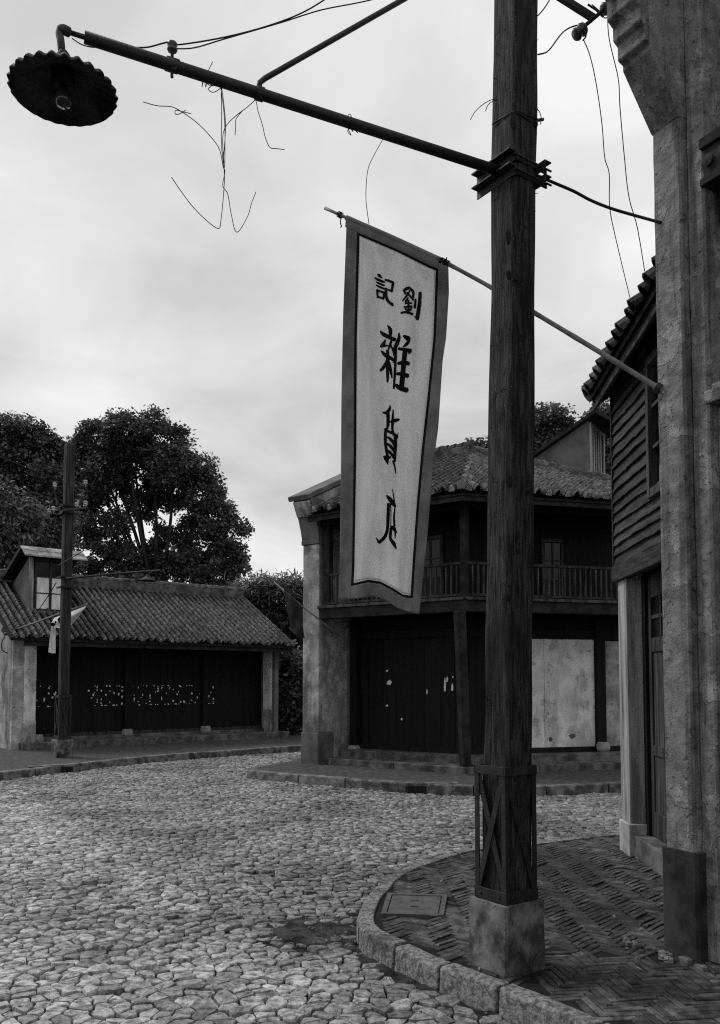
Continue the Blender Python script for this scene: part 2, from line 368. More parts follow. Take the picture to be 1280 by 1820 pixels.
# ---- cobblestones: uneven setts, each a domed stone of its own
def cobbles():
    pts = []
    seam_a = V((-3.2, 9.6)); seam_b = V((.55, 3.4)); sdv = (seam_b - seam_a)
    def side(x, y): return sdv.x * (y - seam_a.y) - sdv.y * (x - seam_a.x)
    for zone, (ang, sx, sy) in enumerate(((R(-3), .138, .057), (R(-30), .138, .053))):
        ca, sa = math.cos(ang), math.sin(ang); row = 0
        v = -30.0
        while v < 30:
            u = -30.0 + (row % 2) * sx * .5 + rng.uniform(-.03, .03)
            sm = sy * rng.uniform(.8, 1.25)
            while u < 30:
                w = sx * rng.choice((.55, .75, .9, 1.0, 1.15, 1.45)) * rng.uniform(.9, 1.1)
                x = u * ca - v * sa + rng.normal(0, .012); y = u * sa + v * ca + rng.normal(0, .0085)
                u += w
                if not (2.9 < y < 22 and abs(x) < .46 * y + .8): continue
                if (side(x, y) < 0) != (zone == 0): continue
                pts.append((x, y))
            v += sm; row += 1
    pts = [p for p in pts if not (in_poly(p[0], p[1], near_poly) or in_poly(p[0], p[1], mid_poly) or in_poly(p[0], p[1], far_poly))]
    P2 = [V(p) for p in pts]
    vo, eo, fo, *_ = delaunay_2d_cdt(P2, [], [], 0, 1e-5)
    vo = np.array([(p.x, p.y) for p in vo]); tri = np.array([f for f in fo if len(f) == 3])
    a, b, c = vo[tri[:, 0]], vo[tri[:, 1]], vo[tri[:, 2]]
    d = 2 * (a[:, 0] * (b[:, 1] - c[:, 1]) + b[:, 0] * (c[:, 1] - a[:, 1]) + c[:, 0] * (a[:, 1] - b[:, 1])); d[np.abs(d) < 1e-9] = 1e-9
    a2, b2, c2 = (a ** 2).sum(1), (b ** 2).sum(1), (c ** 2).sum(1)
    cc = np.stack([(a2 * (b[:, 1] - c[:, 1]) + b2 * (c[:, 1] - a[:, 1]) + c2 * (a[:, 1] - b[:, 1])) / d,
                   (a2 * (c[:, 0] - b[:, 0]) + b2 * (a[:, 0] - c[:, 0]) + c2 * (b[:, 0] - a[:, 0])) / d], 1)
    cells = {}
    for ti, t in enumerate(tri):
        for k in t: cells.setdefault(int(k), []).append(ti)
    stones = []
    for k, tl in cells.items():
        p = vo[k]; poly = cc[tl]
        r = np.hypot(*(poly - p).T)
        if r.max() > .15 or len(tl) < 4: continue
        ang = np.arctan2(poly[:, 1] - p[1], poly[:, 0] - p[0]); poly = poly[np.argsort(ang)]
        ctr = poly.mean(0)
        # drop near-duplicate corners
        q = [poly[0]]
        for z in poly[1:]:
            if np.hypot(*(z - q[-1])) > .012: q.append(z)
        if len(q) < 4: continue
        q = np.array(q)
        stones.append((float(np.hypot(*p)), p, ctr, q))
    stones.sort(key=lambda s: s[0])
    V_, F_, T_ = [], [], []; n0 = 0; singles = 0
    for dist, p, ctr, q in stones:
        # clip off stones that would run under a kerb
        pt = patch(p[0], p[1]) if (-2 < p[0] < 3 and p[1] < 9) else 0
        if pt > .6 and random.random() < (pt - .5): continue
        gap = random.uniform(.0025, .005)
        rad = np.hypot(*(q - ctr).T).mean()
        sh = max(.4, 1 - gap / rad * 1.3)
        n = len(q)
        # clipped corners: two points for each corner close by, the bare polygon far off
        if dist < 7.5:
            ring = []
            for i in range(n):
                pv, nx_ = q[i - 1], q[(i + 1) % n]
                f = random.uniform(.06, .2)
                ring.append(q[i] + (pv - q[i]) * f); ring.append(q[i] + (nx_ - q[i]) * f)
            ring = np.array(ring)
        else: ring = q
        m = len(ring)
        h = random.gauss(.004, .0055) - .012 * max(0, noise.noise(V((p[0] * .9, p[1] * .9, 11.0)))); tx, ty = random.gauss(0, .05), random.gauss(0, .07)
        dome = random.uniform(.0, .0035)
        def lvl(scale, z, jit=0):
            w = ctr + (ring - ctr) * scale
            if jit: w = w + rng.normal(0, jit, w.shape)
            zz = z + (w[:, 0] - ctr[0]) * tx + (w[:, 1] - ctr[1]) * ty
            return np.column_stack([w, zz])
        if dist < 7.5:
            vv = np.vstack([lvl(sh, h - .05), lvl(sh * .985, h - .005, .002), lvl(sh * .9, h + .0003 + dome * .3, .0026), lvl(sh * .45, h + dome, .003), [[ctr[0], ctr[1], h + dome]]])
            vv[3 * m:, 2] += rng.normal(0, .0018, len(vv) - 3 * m); vv[2 * m:3 * m, 2] += rng.normal(0, .0011, m); nl = 3
        else:
            vv = np.vstack([lvl(sh, h - .045), lvl(sh * .97, h - .005, .002), lvl(sh * .82, h + dome, .003), [[ctr[0], ctr[1], h + dome]]])
            vv[2 * m:, 2] += rng.normal(0, .0018, len(vv) - 2 * m); nl = 2
        ff = []
        for l in range(nl):
            for i in range(m): ff.append((l * m + i, l * m + (i + 1) % m, (l + 1) * m + (i + 1) % m, (l + 1) * m + i))
        for i in range(0, m): ff.append((nl * m + i, nl * m + (i + 1) % m, (nl + 1) * m, (nl + 1) * m))
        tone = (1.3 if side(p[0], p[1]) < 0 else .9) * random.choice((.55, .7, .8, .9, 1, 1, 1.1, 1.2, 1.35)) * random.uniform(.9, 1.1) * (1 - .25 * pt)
        vis = p[1] > 3.85 and abs(p[0]) < .43 * p[1] + .08
        if singles < 300 and vis:
            me = bpy.data.meshes.new('cobblestone'); me.from_pydata([tuple(w) for w in vv], [], [f if f[2] != f[3] else f[:3] for f in ff])
            set_tone(me, tone); o = link('cobblestone', me, 'cobble', road); singles += 1
        else:
            V_.append(vv); F_.append(np.array(ff) + n0); T_.append(np.full(len(ff), tone)); n0 += len(vv)
    F_ = np.vstack(F_); T_ = np.concatenate(T_)
    VV = np.vstack(V_)
    # triangles are stored apart so that every face list is uniform
    q4 = F_[F_[:, 2] != F_[:, 3]]; q3 = F_[F_[:, 2] == F_[:, 3]][:, :3]
    tris = np.vstack([q4[:, [0, 1, 2]], q4[:, [0, 2, 3]], q3]); t4 = T_[F_[:, 2] != F_[:, 3]]; t3 = T_[F_[:, 2] == F_[:, 3]]
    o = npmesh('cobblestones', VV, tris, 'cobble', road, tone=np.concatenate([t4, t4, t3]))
    tag(o, kind='stuff')
cobbles()

# ------------------------------------------------------------------ pavements
def flat_poly(name, poly, z, m, zb=-.05):
    me = bpy.data.meshes.new(name); bm = bmesh.new()
    vs_ = [bm.verts.new((a, b, z)) for a, b in poly]; f = bm.faces.new(vs_)
    bmesh.ops.triangulate(bm, faces=[f]); bmesh.ops.recalc_face_normals(bm, faces=bm.faces)
    if sum(f.normal.z for f in bm.faces) < 0: bmesh.ops.reverse_faces(bm, faces=bm.faces)
    bm.to_mesh(me); bm.free()
    return link(name, me, m)
def inner_path(path, d):
    """path moved d to the pavement side (right of travel for these paths decided by sign)"""
    out = []
    for i, p in enumerate(path):
        t = (path[min(i + 1, len(path) - 1)] - path[max(i - 1, 0)]); t.z = 0; t.normalize()
        out.append(p + V((t.y, -t.x, 0)) * d)
    return out
def kerb_stones(path, side, width, parent, m, lmin, lmax, drop=.17, skip=None, bev=.012, jit=.004):
    fine = resample(path, .04); ip = inner_path(fine, side * width); i = 0
    while i < len(fine) - 3:
        n = int(random.uniform(lmin, lmax) / .04); j = min(i + n, len(fine) - 1)
        if j - i < 4: break
        mb = MB(); st = max(1, (j - i) // 6); ids = list(range(i, j, st))
        if ids[-1] != j: ids.append(j)
        dz = random.uniform(-jit, jit)
        secs = []
        for q, k in enumerate(ids):
            o_, n_ = fine[k], ip[k]
            if q == 0: o_ = o_.lerp(fine[k + 1], .22); n_ = n_.lerp(ip[k + 1], .22)
            if q == len(ids) - 1: o_ = o_.lerp(fine[k - 1], .22); n_ = n_.lerp(ip[k - 1], .22)
            w = random.uniform(-.006, .006)
            oz = V((0, 0, dz + random.uniform(-.002, .002)))
            out_dir = (o_ - n_).normalized()
            secs.append([o_ + V((0, 0, -drop)) + out_dir * .01, o_ + V((0, 0, -.014)) + oz + out_dir * (.002 + w), o_ + oz - out_dir * (.014 + w), n_ + oz + V((0, 0, .0)), n_ + V((0, 0, -drop))])
        vs_ = [p for s in secs for p in s]; fs_ = []
        for q in range(len(secs) - 1):
            for k in range(5):
                a = q * 5 + k; b = q * 5 + (k + 1) % 5; fs_.append((a, b, b + 5, a + 5))
        fs_.append((0, 1, 2, 3, 4)); L_ = (len(secs) - 1) * 5; fs_.append((L_ + 4, L_ + 3, L_ + 2, L_ + 1, L_))
        mb.add(vs_, fs_)
        mid = fine[(i + j) // 2]
        if not (skip and skip(mid)):
            mb.build('kerb_stone', m, parent, bevel=bev)
        i = j
pave_near = flat_poly('pavement', [(p.x, p.y) for p in inner_path(KN, .05)] + [(9, 9.8), (9, 1.5)], SW - .015, 'pave_joint'); tag(pave_near, kind='structure')
pave_mid = flat_poly('pavement', [(p.x, p.y) for p in inner_path(KM, -.05)] + [(9, 25), (2, 25)], SW - .006, 'far_pave'); tag(pave_mid, kind='structure')
pave_far = flat_poly('pavement', [(p.x, p.y) for p in inner_path(KF, -.05)] + [(4, 40), (-25, 40), (-25, 9)], SW - .006, 'far_pave'); tag(pave_far, kind='structure')
kerb_stones(KN, 1, .10, pave_near, 'kerb', .3, .62, jit=.006)
inlet_mid = G(762, 1393, SW); inlet_far = G(95, 1361, SW)
kerb_stones(KM, -1, .16, pave_mid, 'kerb_far', .8, 1.3, skip=lambda p: False, bev=.015)
kerb_stones(KF, -1, .16, pave_far, 'kerb_far', 1.0, 1.6, bev=.015)

# ---- herringbone bricks laid on edge
def brick_mesh(l, w, h):
    me = bpy.data.meshes.new('brick'); bm = bmesh.new(); bmesh.ops.create_cube(bm, size=1)
    for v in bm.verts: v.co = V((v.co.x * l, v.co.y * w, v.co.z * h))
    bmesh.ops.bevel(bm, geom=[e for e in bm.edges if all(v.co.z > 0 for v in e.verts)], offset=.004, segments=1, affect='EDGES')
    bm.to_mesh(me); bm.free(); set_tone(me, 1.0); return me
def herring():
    L_, W_ = .184, .046; variants = []
    for k in range(6):
        me = brick_mesh(L_ - .006, W_ - .006, .06)
        for v in me.vertices:
            v.co += V((random.gauss(0, .0012), random.gauss(0, .0012), random.gauss(0, .001)))
        me.attributes['tone'].data.foreach_set('value', [random.choice((.55, .7, .85, 1, 1.2, 1.5))] * len(me.polygons)); variants.append(me)
    big = []
    for k in range(5):
        me = brick_mesh(.20 - .005, .04 - .005, .06)
        for v in me.vertices: v.co += V((random.gauss(0, .0016), random.gauss(0, .0016), random.gauss(0, .001)))
        me.attributes['tone'].data.foreach_set('value', [random.uniform(.7, 1.4)] * len(me.polygons)); big.append(me)
    ip = [(p.x, p.y) for p in inner_path(KN, .135)] + [(9, 9.8), (9, 1.5)]
    cover = [G(*q, SW) for q in ((672, 1626), (686, 1588), (794, 1590), (790, 1630))]
    cov = [(p.x, p.y) for p in cover]
    spots = []
    def zone_near(x, y): return (y < 4.72 + .1 * math.sin(x * 3)) and x > .88
    for zone, (ang, L1, W1, ms) in enumerate(((R(47), .184, .046, variants), (R(8), .20, .04, big))):
        ca, sa = math.cos(ang), math.sin(ang); n = int(round(L1 / W1))
        # classic herringbone lattice: pairs of bricks stepping along the diagonal
        K = int(9 / W1)
        for a in range(-K, K):
            for b in range(-12, 12):
                for o_ in (0, 1):
                    if o_ == 0: u = a * W1 + b * 2 * L1 + L1 / 2 ; v = a * W1 + W1 / 2
                    else: u = a * W1 + b * 2 * L1 + L1 + W1 / 2 - L1 + L1; v = a * W1 + L1 / 2 + W1 - W1
                    if o_ == 1: u = a * W1 + b * 2 * L1 - W1 / 2; v = a * W1 + L1 / 2
                    x = 1.2 + u * ca - v * sa; y = 5.4 + u * sa + v * ca
                    if not (2.6 < y < 9.2 and -.3 < x < 3.6): continue
                    if (zone == 1) != zone_near(x, y): continue
                    if not in_poly(x, y, ip): continue
                    if in_poly(x, y, cov): continue
                    if x > 2.34 and y < 7.7: continue
                    spots.append((math.hypot(x, y), x, y, ang + (math.pi / 2 if o_ else 0), ms))
    spots.sort(key=lambda s: s[0]); cnt = 0; Vs, Fs, Ts = [], [], []; n0 = 0
    for d, x, y, a, ms in spots:
        if random.random() < .012: continue
        me = random.choice(ms)
        wear = noise.noise(V((x * 2.2, y * 2.2, 5))) * .006
        Mx = Matrix.Translation((x, y, SW - .036 + random.gauss(0, .0018) + wear)) @ Matrix.Rotation(a + random.gauss(0, .02), 4, 'Z') @ Matrix.Rotation(random.gauss(0, .035), 4, 'X') @ Matrix.Rotation(random.gauss(0, .012), 4, 'Y')
        vis = y > 3.4 and x < .435 * y
        if cnt < 300 and vis:
            o = bpy.data.objects.new('brick', me); C.objects.link(o); o.parent = pave_near; o.matrix_basis = Mx; cnt += 1
            if not me.materials: me.materials.append(MATS['pave_brick'])
        else:
            t = me.attributes['tone'].data[0].value
            vv = [Mx @ w.co for w in me.vertices]; Vs += [tuple(w) for w in vv]
            for p in me.polygons:
                Fs.append(tuple(i + n0 for i in p.vertices)); Ts.append(t)
            n0 += len(vv)
    me = bpy.data.meshes.new('bricks'); me.from_pydata(Vs, [], Fs); a = me.attributes.new('tone', 'FLOAT', 'FACE'); a.data.foreach_set('value', Ts)
    tag(link('bricks', me, 'pave_brick', pave_near), kind='stuff')
herring()

# ---- service cover in the near pavement
def service_cover():
    q = [G(x, y, SW) for x, y in ((677, 1625), (689, 1588), (795, 1591), (789, 1628))]
    ctr = sum(q, V()) / 4
    t = thing('service_cover', (ctr.x, ctr.y, SW), 'flat rectangular iron service cover set in the brick pavement behind the kerb', 'cover')
    def quad(sc, z): return [ctr + (p - ctr) * sc + V((0, 0, z)) for p in q]
    mb = MB(); a = quad(1, .006); b = quad(.84, .006); lo = quad(.84, -.02); al = quad(1, -.05)
    mb.add(a + b + lo + al, [(0, 1, 5, 4), (1, 2, 6, 5), (2, 3, 7, 6), (3, 0, 4, 7), (4, 5, 9, 8), (5, 6, 10, 9), (6, 7, 11, 10), (7, 4, 8, 11), (0, 12, 13, 1), (1, 13, 14, 2), (2, 14, 15, 3), (3, 15, 12, 0)])
    mb.build('frame', 'iron_plate', t)
    MB().hexa(quad(.81, -.02) + quad(.81, .003)).build('lid', 'iron_plate', t, bevel=.004)
    e = (q[2] - q[1]).normalized(); f = (q[0] - q[1]).normalized()
    for s in (-1, 1):
        c = ctr + f * (.07 * s) + V((0, 0, .003)); MB().bar(c - e * .025, c + e * .025, .014, .006).build('hole_shade_bar', 'iron', t)  # solid dark bars on the lid, coloured as the shade of lifting holes
service_cover()
def gully(c, d, label):
    d = V((d[0], d[1], 0)).normalized(); n = V((d.y, -d.x, 0)); c = V((c.x, c.y, 0))
    t = thing('gully_grate', c, label, 'drain')
    F = lambda s, tt, z: c + d * s + n * tt + V((0, 0, z))
    mb = MB(); mb.fbox(F, -.42, .42, -.16, .035, SW - .035, SW + .012); mb.fbox(F, -.42, -.33, -.16, .035, -.03, SW - .035); mb.fbox(F, .33, .42, -.16, .035, -.03, SW - .035)
    mb.build('lintel', 'kerb_far', t, bevel=.006)
    MB().fbox(F, -.33, .33, .012, .028, -.02, SW - .035).build('throat_shade_panel', 'wire', t)  # solid black panel; its colour stands in for the shade inside the inlet
    for k in range(11):
        s = -.3 + k * .06; MB().fbox(F, s - .008, s + .008, .03, .042, .0, SW - .037).build('bar', 'iron', t)
gully(inlet_mid, (1, -.05), 'dark kerb drain inlet with vertical bars below the two-storey corner house')
gully(inlet_far, (.78, .62), 'kerb drain inlet with bars in front of the low house beside the far pole')

# ------------------------------------------------------------------ roof tiles
def barrel_mesh(w, l, h, tone_m, segs=6, name='roof_tile'):
    """one half-round cover tile, local x along the slope (down = +x), y across"""
    vs_, fs_ = [], []
    for i, (x, k) in enumerate(((-l / 2, .80), (l / 2, 1.0))):
        for r in (1.0, .8):
            for s in range(segs + 1):
                a = math.pi * s / segs
                vs_.append((x, math.cos(a) * w / 2 * k * r, math.sin(a) * h * k * r + (.012 if i else 0)))
    n = segs + 1
    for s in range(segs):
        fs_.append((s, s + 1, 2 * n + s + 1, 2 * n + s))
        fs_.append((2 * n + s, 2 * n + s + 1, 3 * n + s + 1, 3 * n + s))
    me = bpy.data.meshes.new(name); me.from_pydata(vs_, [], fs_)
    bm = bmesh.new(); bm.from_mesh(me); bmesh.ops.recalc_face_normals(bm, faces=bm.faces); bm.to_mesh(me); bm.free()
    me.materials.append(MATS[tone_m]); return me
def tile_roof(roof, o, e, up, width, length, spacing, course, maxobj, keep, dist=None, h=None, endcap=None, fast=False, segs=6):
    """cover tiles in ribs (columns along e) and courses (along up). keep(s, r) says whether the roof exists there"""
    o = V(o); e = V(e).normalized(); up = V(up).normalized(); nrm = e.cross(up)
    if nrm.z < 0: nrm = -nrm
    h = h or spacing * .55
    meshes = [barrel_mesh(spacing * .56, course * 1.75, h, 'roof_tile', segs) for _ in range(4)]
    for me in meshes:
        for v in me.vertices: v.co += V((random.gauss(0, .002), random.gauss(0, .002), random.gauss(0, .002)))
    B = Matrix((-up, e if (-up).cross(e).dot(nrm) > 0 else -e, nrm)).transposed()
    ns = int(width / spacing); nc = int(length / course); items = []
    ph = [random.uniform(0, 1) for _ in range(ns + 1)]
    for i in range(ns + 1):
        s = i * spacing + spacing / 2; wob = random.gauss(0, spacing * .03)
        for j in range(nc + 1):
            r = j * course + course * (.4 + .25 * ph[i])
            if not keep(s, r): continue
            items.append((s + wob + random.gauss(0, spacing * .012), r, i, j))
    off = woff(roof)
    def place(s, r, j):
        p = o + e * s + up * r + nrm * (.006 + random.gauss(0, .002))
        Mx = Matrix.Translation(p) @ B.to_4x4() @ Matrix.Rotation(random.gauss(0, .02), 4, 'Z') @ Matrix.Rotation(.11 + random.gauss(0, .025), 4, 'Y')
        return Mx
    if dist: items.sort(key=lambda q: dist(o + e * q[0] + up * q[1]))
    Vs, Fs, n0 = [], [], 0; cnt = 0
    for s, r, i, j in items:
        Mx = place(s, r, j)
        me = random.choice(meshes)
        if cnt < maxobj:
            ob = bpy.data.objects.new('roof_tile', me); C.objects.link(ob); ob.parent = roof; ob.matrix_basis = Matrix.Translation(-off) @ Mx; cnt += 1
        else:
            Vs += [tuple(Mx @ w.co - off) for w in me.vertices]; Fs += [tuple(k + n0 for k in p.vertices) for p in me.polygons]; n0 += len(me.vertices)
    if Vs:
        me = bpy.data.meshes.new('roof_tiles'); me.from_pydata(Vs, [], Fs); me.materials.append(MATS['roof_tile'])
        ob = bpy.data.objects.new('roof_tiles', me); C.objects.link(ob); ob.parent = roof; tag(ob, kind='stuff')
    # trough tiles between the ribs: a shallow stepped channel for every gap
    mb = MB()
    for i in range(ns):
        s = (i + 1) * spacing
        for j in range(nc + 1):
            r = j * course + course * .5
            if not keep(s, r): continue
            w = spacing * .45
            p = o + e * s + up * r
            a = -up * course * .75; b = up * course * .75
            dz = nrm * .012
            mb.add([p + a - e * w + dz * 1.8, p + a - e * w * .3 - nrm * .004 + dz * .8, p + a + e * w * .3 - nrm * .004 + dz * .8, p + a + e * w + dz * 1.8,
                    p + b - e * w + nrm * .004, p + b - e * w * .3 - nrm * .014, p + b + e * w * .3 - nrm * .014, p + b + e * w + nrm * .004],
                   [(0, 1, 5, 4), (1, 2, 6, 5), (2, 3, 7, 6)])
    ob = mb.build('trough_tiles', 'trough', roof, fixn=False); tag(ob, kind='stuff')
    if endcap:                                       # mortar-filled ends of the ribs along the eave
        mb0 = bpy.data.meshes.new('tile_end'); q = [(0, 0, 0)] + [(0, math.cos(math.pi * k / 8) * spacing * .29, math.sin(math.pi * k / 8) * h * 1.02) for k in range(9)]
        mb0.from_pydata(q + [(.012, b_, c_ * .9) for a_, b_, c_ in q], [], [(0, k + 1, k + 2) for k in range(8)] + [(10, k + 12, k + 11) for k in range(8)] + [(k + 1, k + 11, k + 12, k + 2) for k in range(8)])
        mb0.materials.append(MATS['tile_end'])
        for i in range(ns + 1):
            s = i * spacing + spacing / 2
            if not keep(s, course * .4): continue
            if random.random() > endcap: continue
            p = o + e * s - up * course * .62 + nrm * .004
            ob = bpy.data.objects.new('tile_end', mb0); C.objects.link(ob); ob.parent = roof
            ob.matrix_basis = Matrix.Translation(-off) @ Matrix.Translation(p) @ B.to_4x4() @ Matrix.Rotation(random.gauss(0, .1), 4, 'X')

# ------------------------------------------------------------------ the two-storey corner house with the balcony
def isect(F1, t1, F2, t2):
    """plan point where line t=t1 of F1 meets t=t2 of F2"""
    p = F1(0, t1, 0); d = F1.e; q = F2(0, t2, 0); n = F2.n
    s = (q - p).dot(n) / d.dot(n); return p + d * s
def planks(F, s0, s1, t, z0, z1, w, parent, m, name='plank', th=.03, gap=.006):
    s = s0
    while s < s1 - .02:
        e = min(s + w * random.uniform(.85, 1.15), s1)
        dt = random.uniform(-.006, .006)
        MB().fbox(F, s + gap / 2, e - gap / 2, t - th, t + dt, z0, z1 + random.uniform(-.01, 0)).build(name, m, parent)
        s = e
def corner_house():
    C0 = V((1.65, 13.3, 0)); e1 = V((.81, -.58, 0)).normalized()
    L1 = 2.93; O1 = C0 - e1 * L1
    F1 = frame(O1, e1); F2 = frame(C0, (.965, .262)); L2 = 4.3
    t = thing('corner_house', (C0.x, C0.y, SW), 'two-storey timber corner house with tiled roof and railed balcony behind the banner', 'house')
    GD = 1.0
    z_fl, z_b0, z_b1, z_rail, z_eave = .355, 2.70, 2.93, 3.50, 4.50
    K = isect(F1, -GD, F2, -GD)
    s1k = (K - F1(0, -GD, 0)).dot(F1.e); s2k = (K - F2(0, -GD, 0)).dot(F2.e)
    # plinth: floor slab behind the steps
    def corner_slab(name, tf, z0, z1, m, s_in=-.0):
        c = isect(F1, tf, F2, tf); a = F1(s_in, tf, 0); b = F2(L2, tf, 0); bb = F2(L2, -GD - .6, 0); kk = isect(F1, -GD - .6, F2, -GD - .6); aa = F1(s_in, -GD - .6, 0)
        pts = [p + V((0, 0, z0)) for p in (a, c, b, bb, kk, aa)]
        return MB().poly_prism(pts, (0, 0, z1 - z0)).build(name, m, t, bevel=.012)
    corner_slab('floor_slab', -.62, SW - .05, z_fl, 'stone_step')
    # steps in separate long stones
    c = isect(F1, -.12, F2, -.12); sc = (c - F1(0, -.12, 0)).dot(F1.e); sc2 = (c - F2(0, -.12, 0)).dot(F2.e)
    for a, b in ((.12, 1.5), (1.51, sc - .005)):
        MB().fbox(F1, a, b, -.60, -.12, SW - .05, SW + .105).build('step', 'stone_step', t, bevel=.015)
    for a, b in ((sc2 + .02, 1.35), (1.36, 2.9), (2.91, 4.2)):
        MB().fbox(F2, a, b, -.58, -.14, SW - .05, SW + .105).build('step', 'stone_step', t, bevel=.015)
    # ground floor wall: boarded shop front on the left face, plaster on the right face
    w = MB(); w.fbox(F1, 0, s1k, -GD - .2, -GD - .03, z_fl, z_eave + .62); w.fbox(F2, s2k, L2, -GD - .2, -GD - .03, z_fl, z_eave + .62)
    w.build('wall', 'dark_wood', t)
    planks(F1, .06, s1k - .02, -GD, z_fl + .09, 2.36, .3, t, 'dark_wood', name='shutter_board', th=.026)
    MB().fbox(F1, .02, s1k, -GD - .02, -GD + .05, z_fl - .02, z_fl + .09).build('sill_beam', 'dark_wood', t, bevel=.006)
    MB().fbox(F1, .02, s1k, -GD - .02, -GD + .05, 2.36, 2.5).build('lintel', 'dark_wood', t, bevel=.006)
    # latch and torn paper scraps on the boards
    for (px, py, a, b) in ((759, 1229, .015, .05), (692, 1213, .06, .05), (688, 1192, .03, .02), (688, 1254, .03, .02), (714, 1278, .02, .025)):
        p = OP(px, py, F1(0, -GD + .012, 0), F1.n); s = (p - F1.o).dot(F1.e)
        q = MB(); q.add([F1(s - a, -GD + .012, p.z - b * .6), F1(s + a * .4, -GD + .013, p.z - b), F1(s + a, -GD + .014, p.z + b * .2), F1(s + a * .2, -GD + .013, p.z + b), F1(s - a * .7, -GD + .012, p.z + b * .4)], [(0, 1, 2, 3, 4)])
        q.build('paper_scrap', 'paper', t)
    for (px, py, a, b) in ((791, 1216, .022, .13), (795, 1207, .02, .05), (804, 1221, .022, .07), (805, 1203, .015, .02)):
        p = OP(px, py, F1(0, -GD + .012, 0), F1.n); s = (p - F1.o).dot(F1.e)
        q = MB(); q.add([F1(s - a, -GD + .012, p.z - b), F1(s + a * .6, -GD + .013, p.z - b * .9), F1(s + a, -GD + .014, p.z + b * .2), F1(s + a * .1, -GD + .013, p.z + b), F1(s - a * .7, -GD + .012, p.z + b * .4)], [(0, 1, 2, 3, 4)])
        q.build('paper_scrap', 'paper', t)
    # plaster panels on the right face, seen beside the pole
    def sF2(px, py, tt=-GD):
        p = OP(px, py, F2(0, tt, 0), F2.n); return (p - F2.o).dot(F2.e), p.z
    sa, za = sF2(1057, 1330); sb, zb = sF2(1057, 1137)
    s_split = sF2(966, 1200)[0]
    s_pan = sF2(900, 1250)[0]
    planks(F2, s2k + .02, s_pan - .02, -GD, z_fl + .09, 2.36, .24, t, 'dark_wood', name='shutter_board', th=.026)
    for a, b in ((s_pan, s_split - .003), (s_split + .003, sa)):
        MB().fbox(F2, a, b, -GD - .03, -GD + .03, z_fl + .09, zb).build('plaster_panel', 'plaster_light', t, bevel=.004)
    sc_, _ = sF2(1074, 1300)
    MB().fbox(F2, sc_ + .02, L2 - .2, -GD - .03, -GD + .02, z_fl + .09, zb - .02).build('plaster_panel', 'plaster_mid', t, bevel=.004)
    MB().fbox(F2, sa + .005, sc_ - .0, -GD - .02, -GD + .09, z_fl, z_b0).build('post', 'dark_wood', t, bevel=.008)
    MB().fbox(F2, s2k, L2, -GD - .02, -GD + .045, z_fl - .02, z_fl + .09).build('sill_beam', 'dark_wood', t, bevel=.006)
    MB().fbox(F2, s2k, L2, -GD - .02, -GD + .06, zb, zb + .16).build('lintel', 'dark_wood', t, bevel=.006)
    for (px, py, a, b) in ((977, 1314, .05, .045), (1016, 1308, .085, .05)):    # patches of bare render
        s, z = sF2(px, py)
        pts = [F2(s + a * math.cos(k) * random.uniform(.6, 1.1), -GD + .033, z + b * math.sin(k) * random.uniform(.6, 1.1)) for k in np.linspace(0, 5.6, 9)]
        MB().add(pts, [tuple(range(9))]).build('bare_patch', 'plaster_grey', t)
    # stone drums under the posts
    def drum(F, s, tt, z, r=.12, h=.16):
        p = F(s, tt, z); MB().lathe(p, [(0, -.0), (r * .8, 0), (r, h * .35), (r, h * .65), (r * .78, h), (0, h)], 14).build('stone_drum', 'stone_drum', t, smooth=True)
    drum(F1, .16, -GD + .16, z_fl - .14, .13, .2); pass
    sd_, _ = sF2(1070, 1335, -GD + .12); drum(F2, sd_ + .02, -GD + .13, z_fl - .0, .12, .17)
    # posts
    def post(F, s, tt, z0, z1, w_, m='beam_wood'):
        MB().fbox(F, s - w_ / 2, s + w_ / 2, tt - w_ / 2, tt + w_ / 2, z0, z1).build('post', m, t, bevel=.01)
    post(F1, .14, -.1, z_b1, z_eave, .12); post(F1, .14, -GD + .1, z_fl, z_b0, .14, 'dark_wood')
    cpt = isect(F1, -.09, F2, -.09); scp = (cpt - F1(0, -.09, 0)).dot(F1.e)
    post(F1, scp, -.09, z_b1, z_eave, .11)
    post(F2, 3.5, -.09, z_b1, z_eave, .12)
    # leaning prop from the balcony corner to the pavement
    top = P(817, 1085, C0.y - .02); top.z = z_b0; foot = G(828, 1374, SW)
    d = (foot - top); mb = MB(); mb.bar(top, foot - d.normalized() * -.02, .15, .15, up=V((.4, -1, 0))); mb.build('prop', 'beam_wood', t, bevel=.012)
    # balcony: floor joist beam, boards, rails, balusters
    cb = isect(F1, 0, F2, 0)
    for F, a, b in ((F1, 0.0, L1 - .002), (F2, .002, L2)):
        MB().fbox(F, a, b, -.14, 0, z_b0, z_b1 - .05).build('balcony_beam', 'beam_wood', t, bevel=.008)
        MB().fbox(F, a - (.02 if F is F1 else 0), b, -.12, .035, z_b1 - .048, z_b1).build('edge_board', 'rail_wood', t, bevel=.006)
    fl = MB(); a, c_, b = F1(0, -.13, 0), isect(F1, -.13, F2, -.13), F2(L2, -.13, 0); bb, kk, aa = F2(L2, -GD, 0), K, F1(0, -GD, 0)
    fl.poly_prism([p + V((0, 0, z_b1 - .09)) for p in (a, c_, b, bb, kk, aa)], (0, 0, .04)); fl.build('balcony_floor', 'dark_wood', t)
    rail = MB()
    sr = (isect(F1, -.07, F2, -.07) - F1(0, -.07, 0)).dot(F1.e); sr2 = (isect(F1, -.07, F2, -.07) - F2(0, -.07, 0)).dot(F2.e)
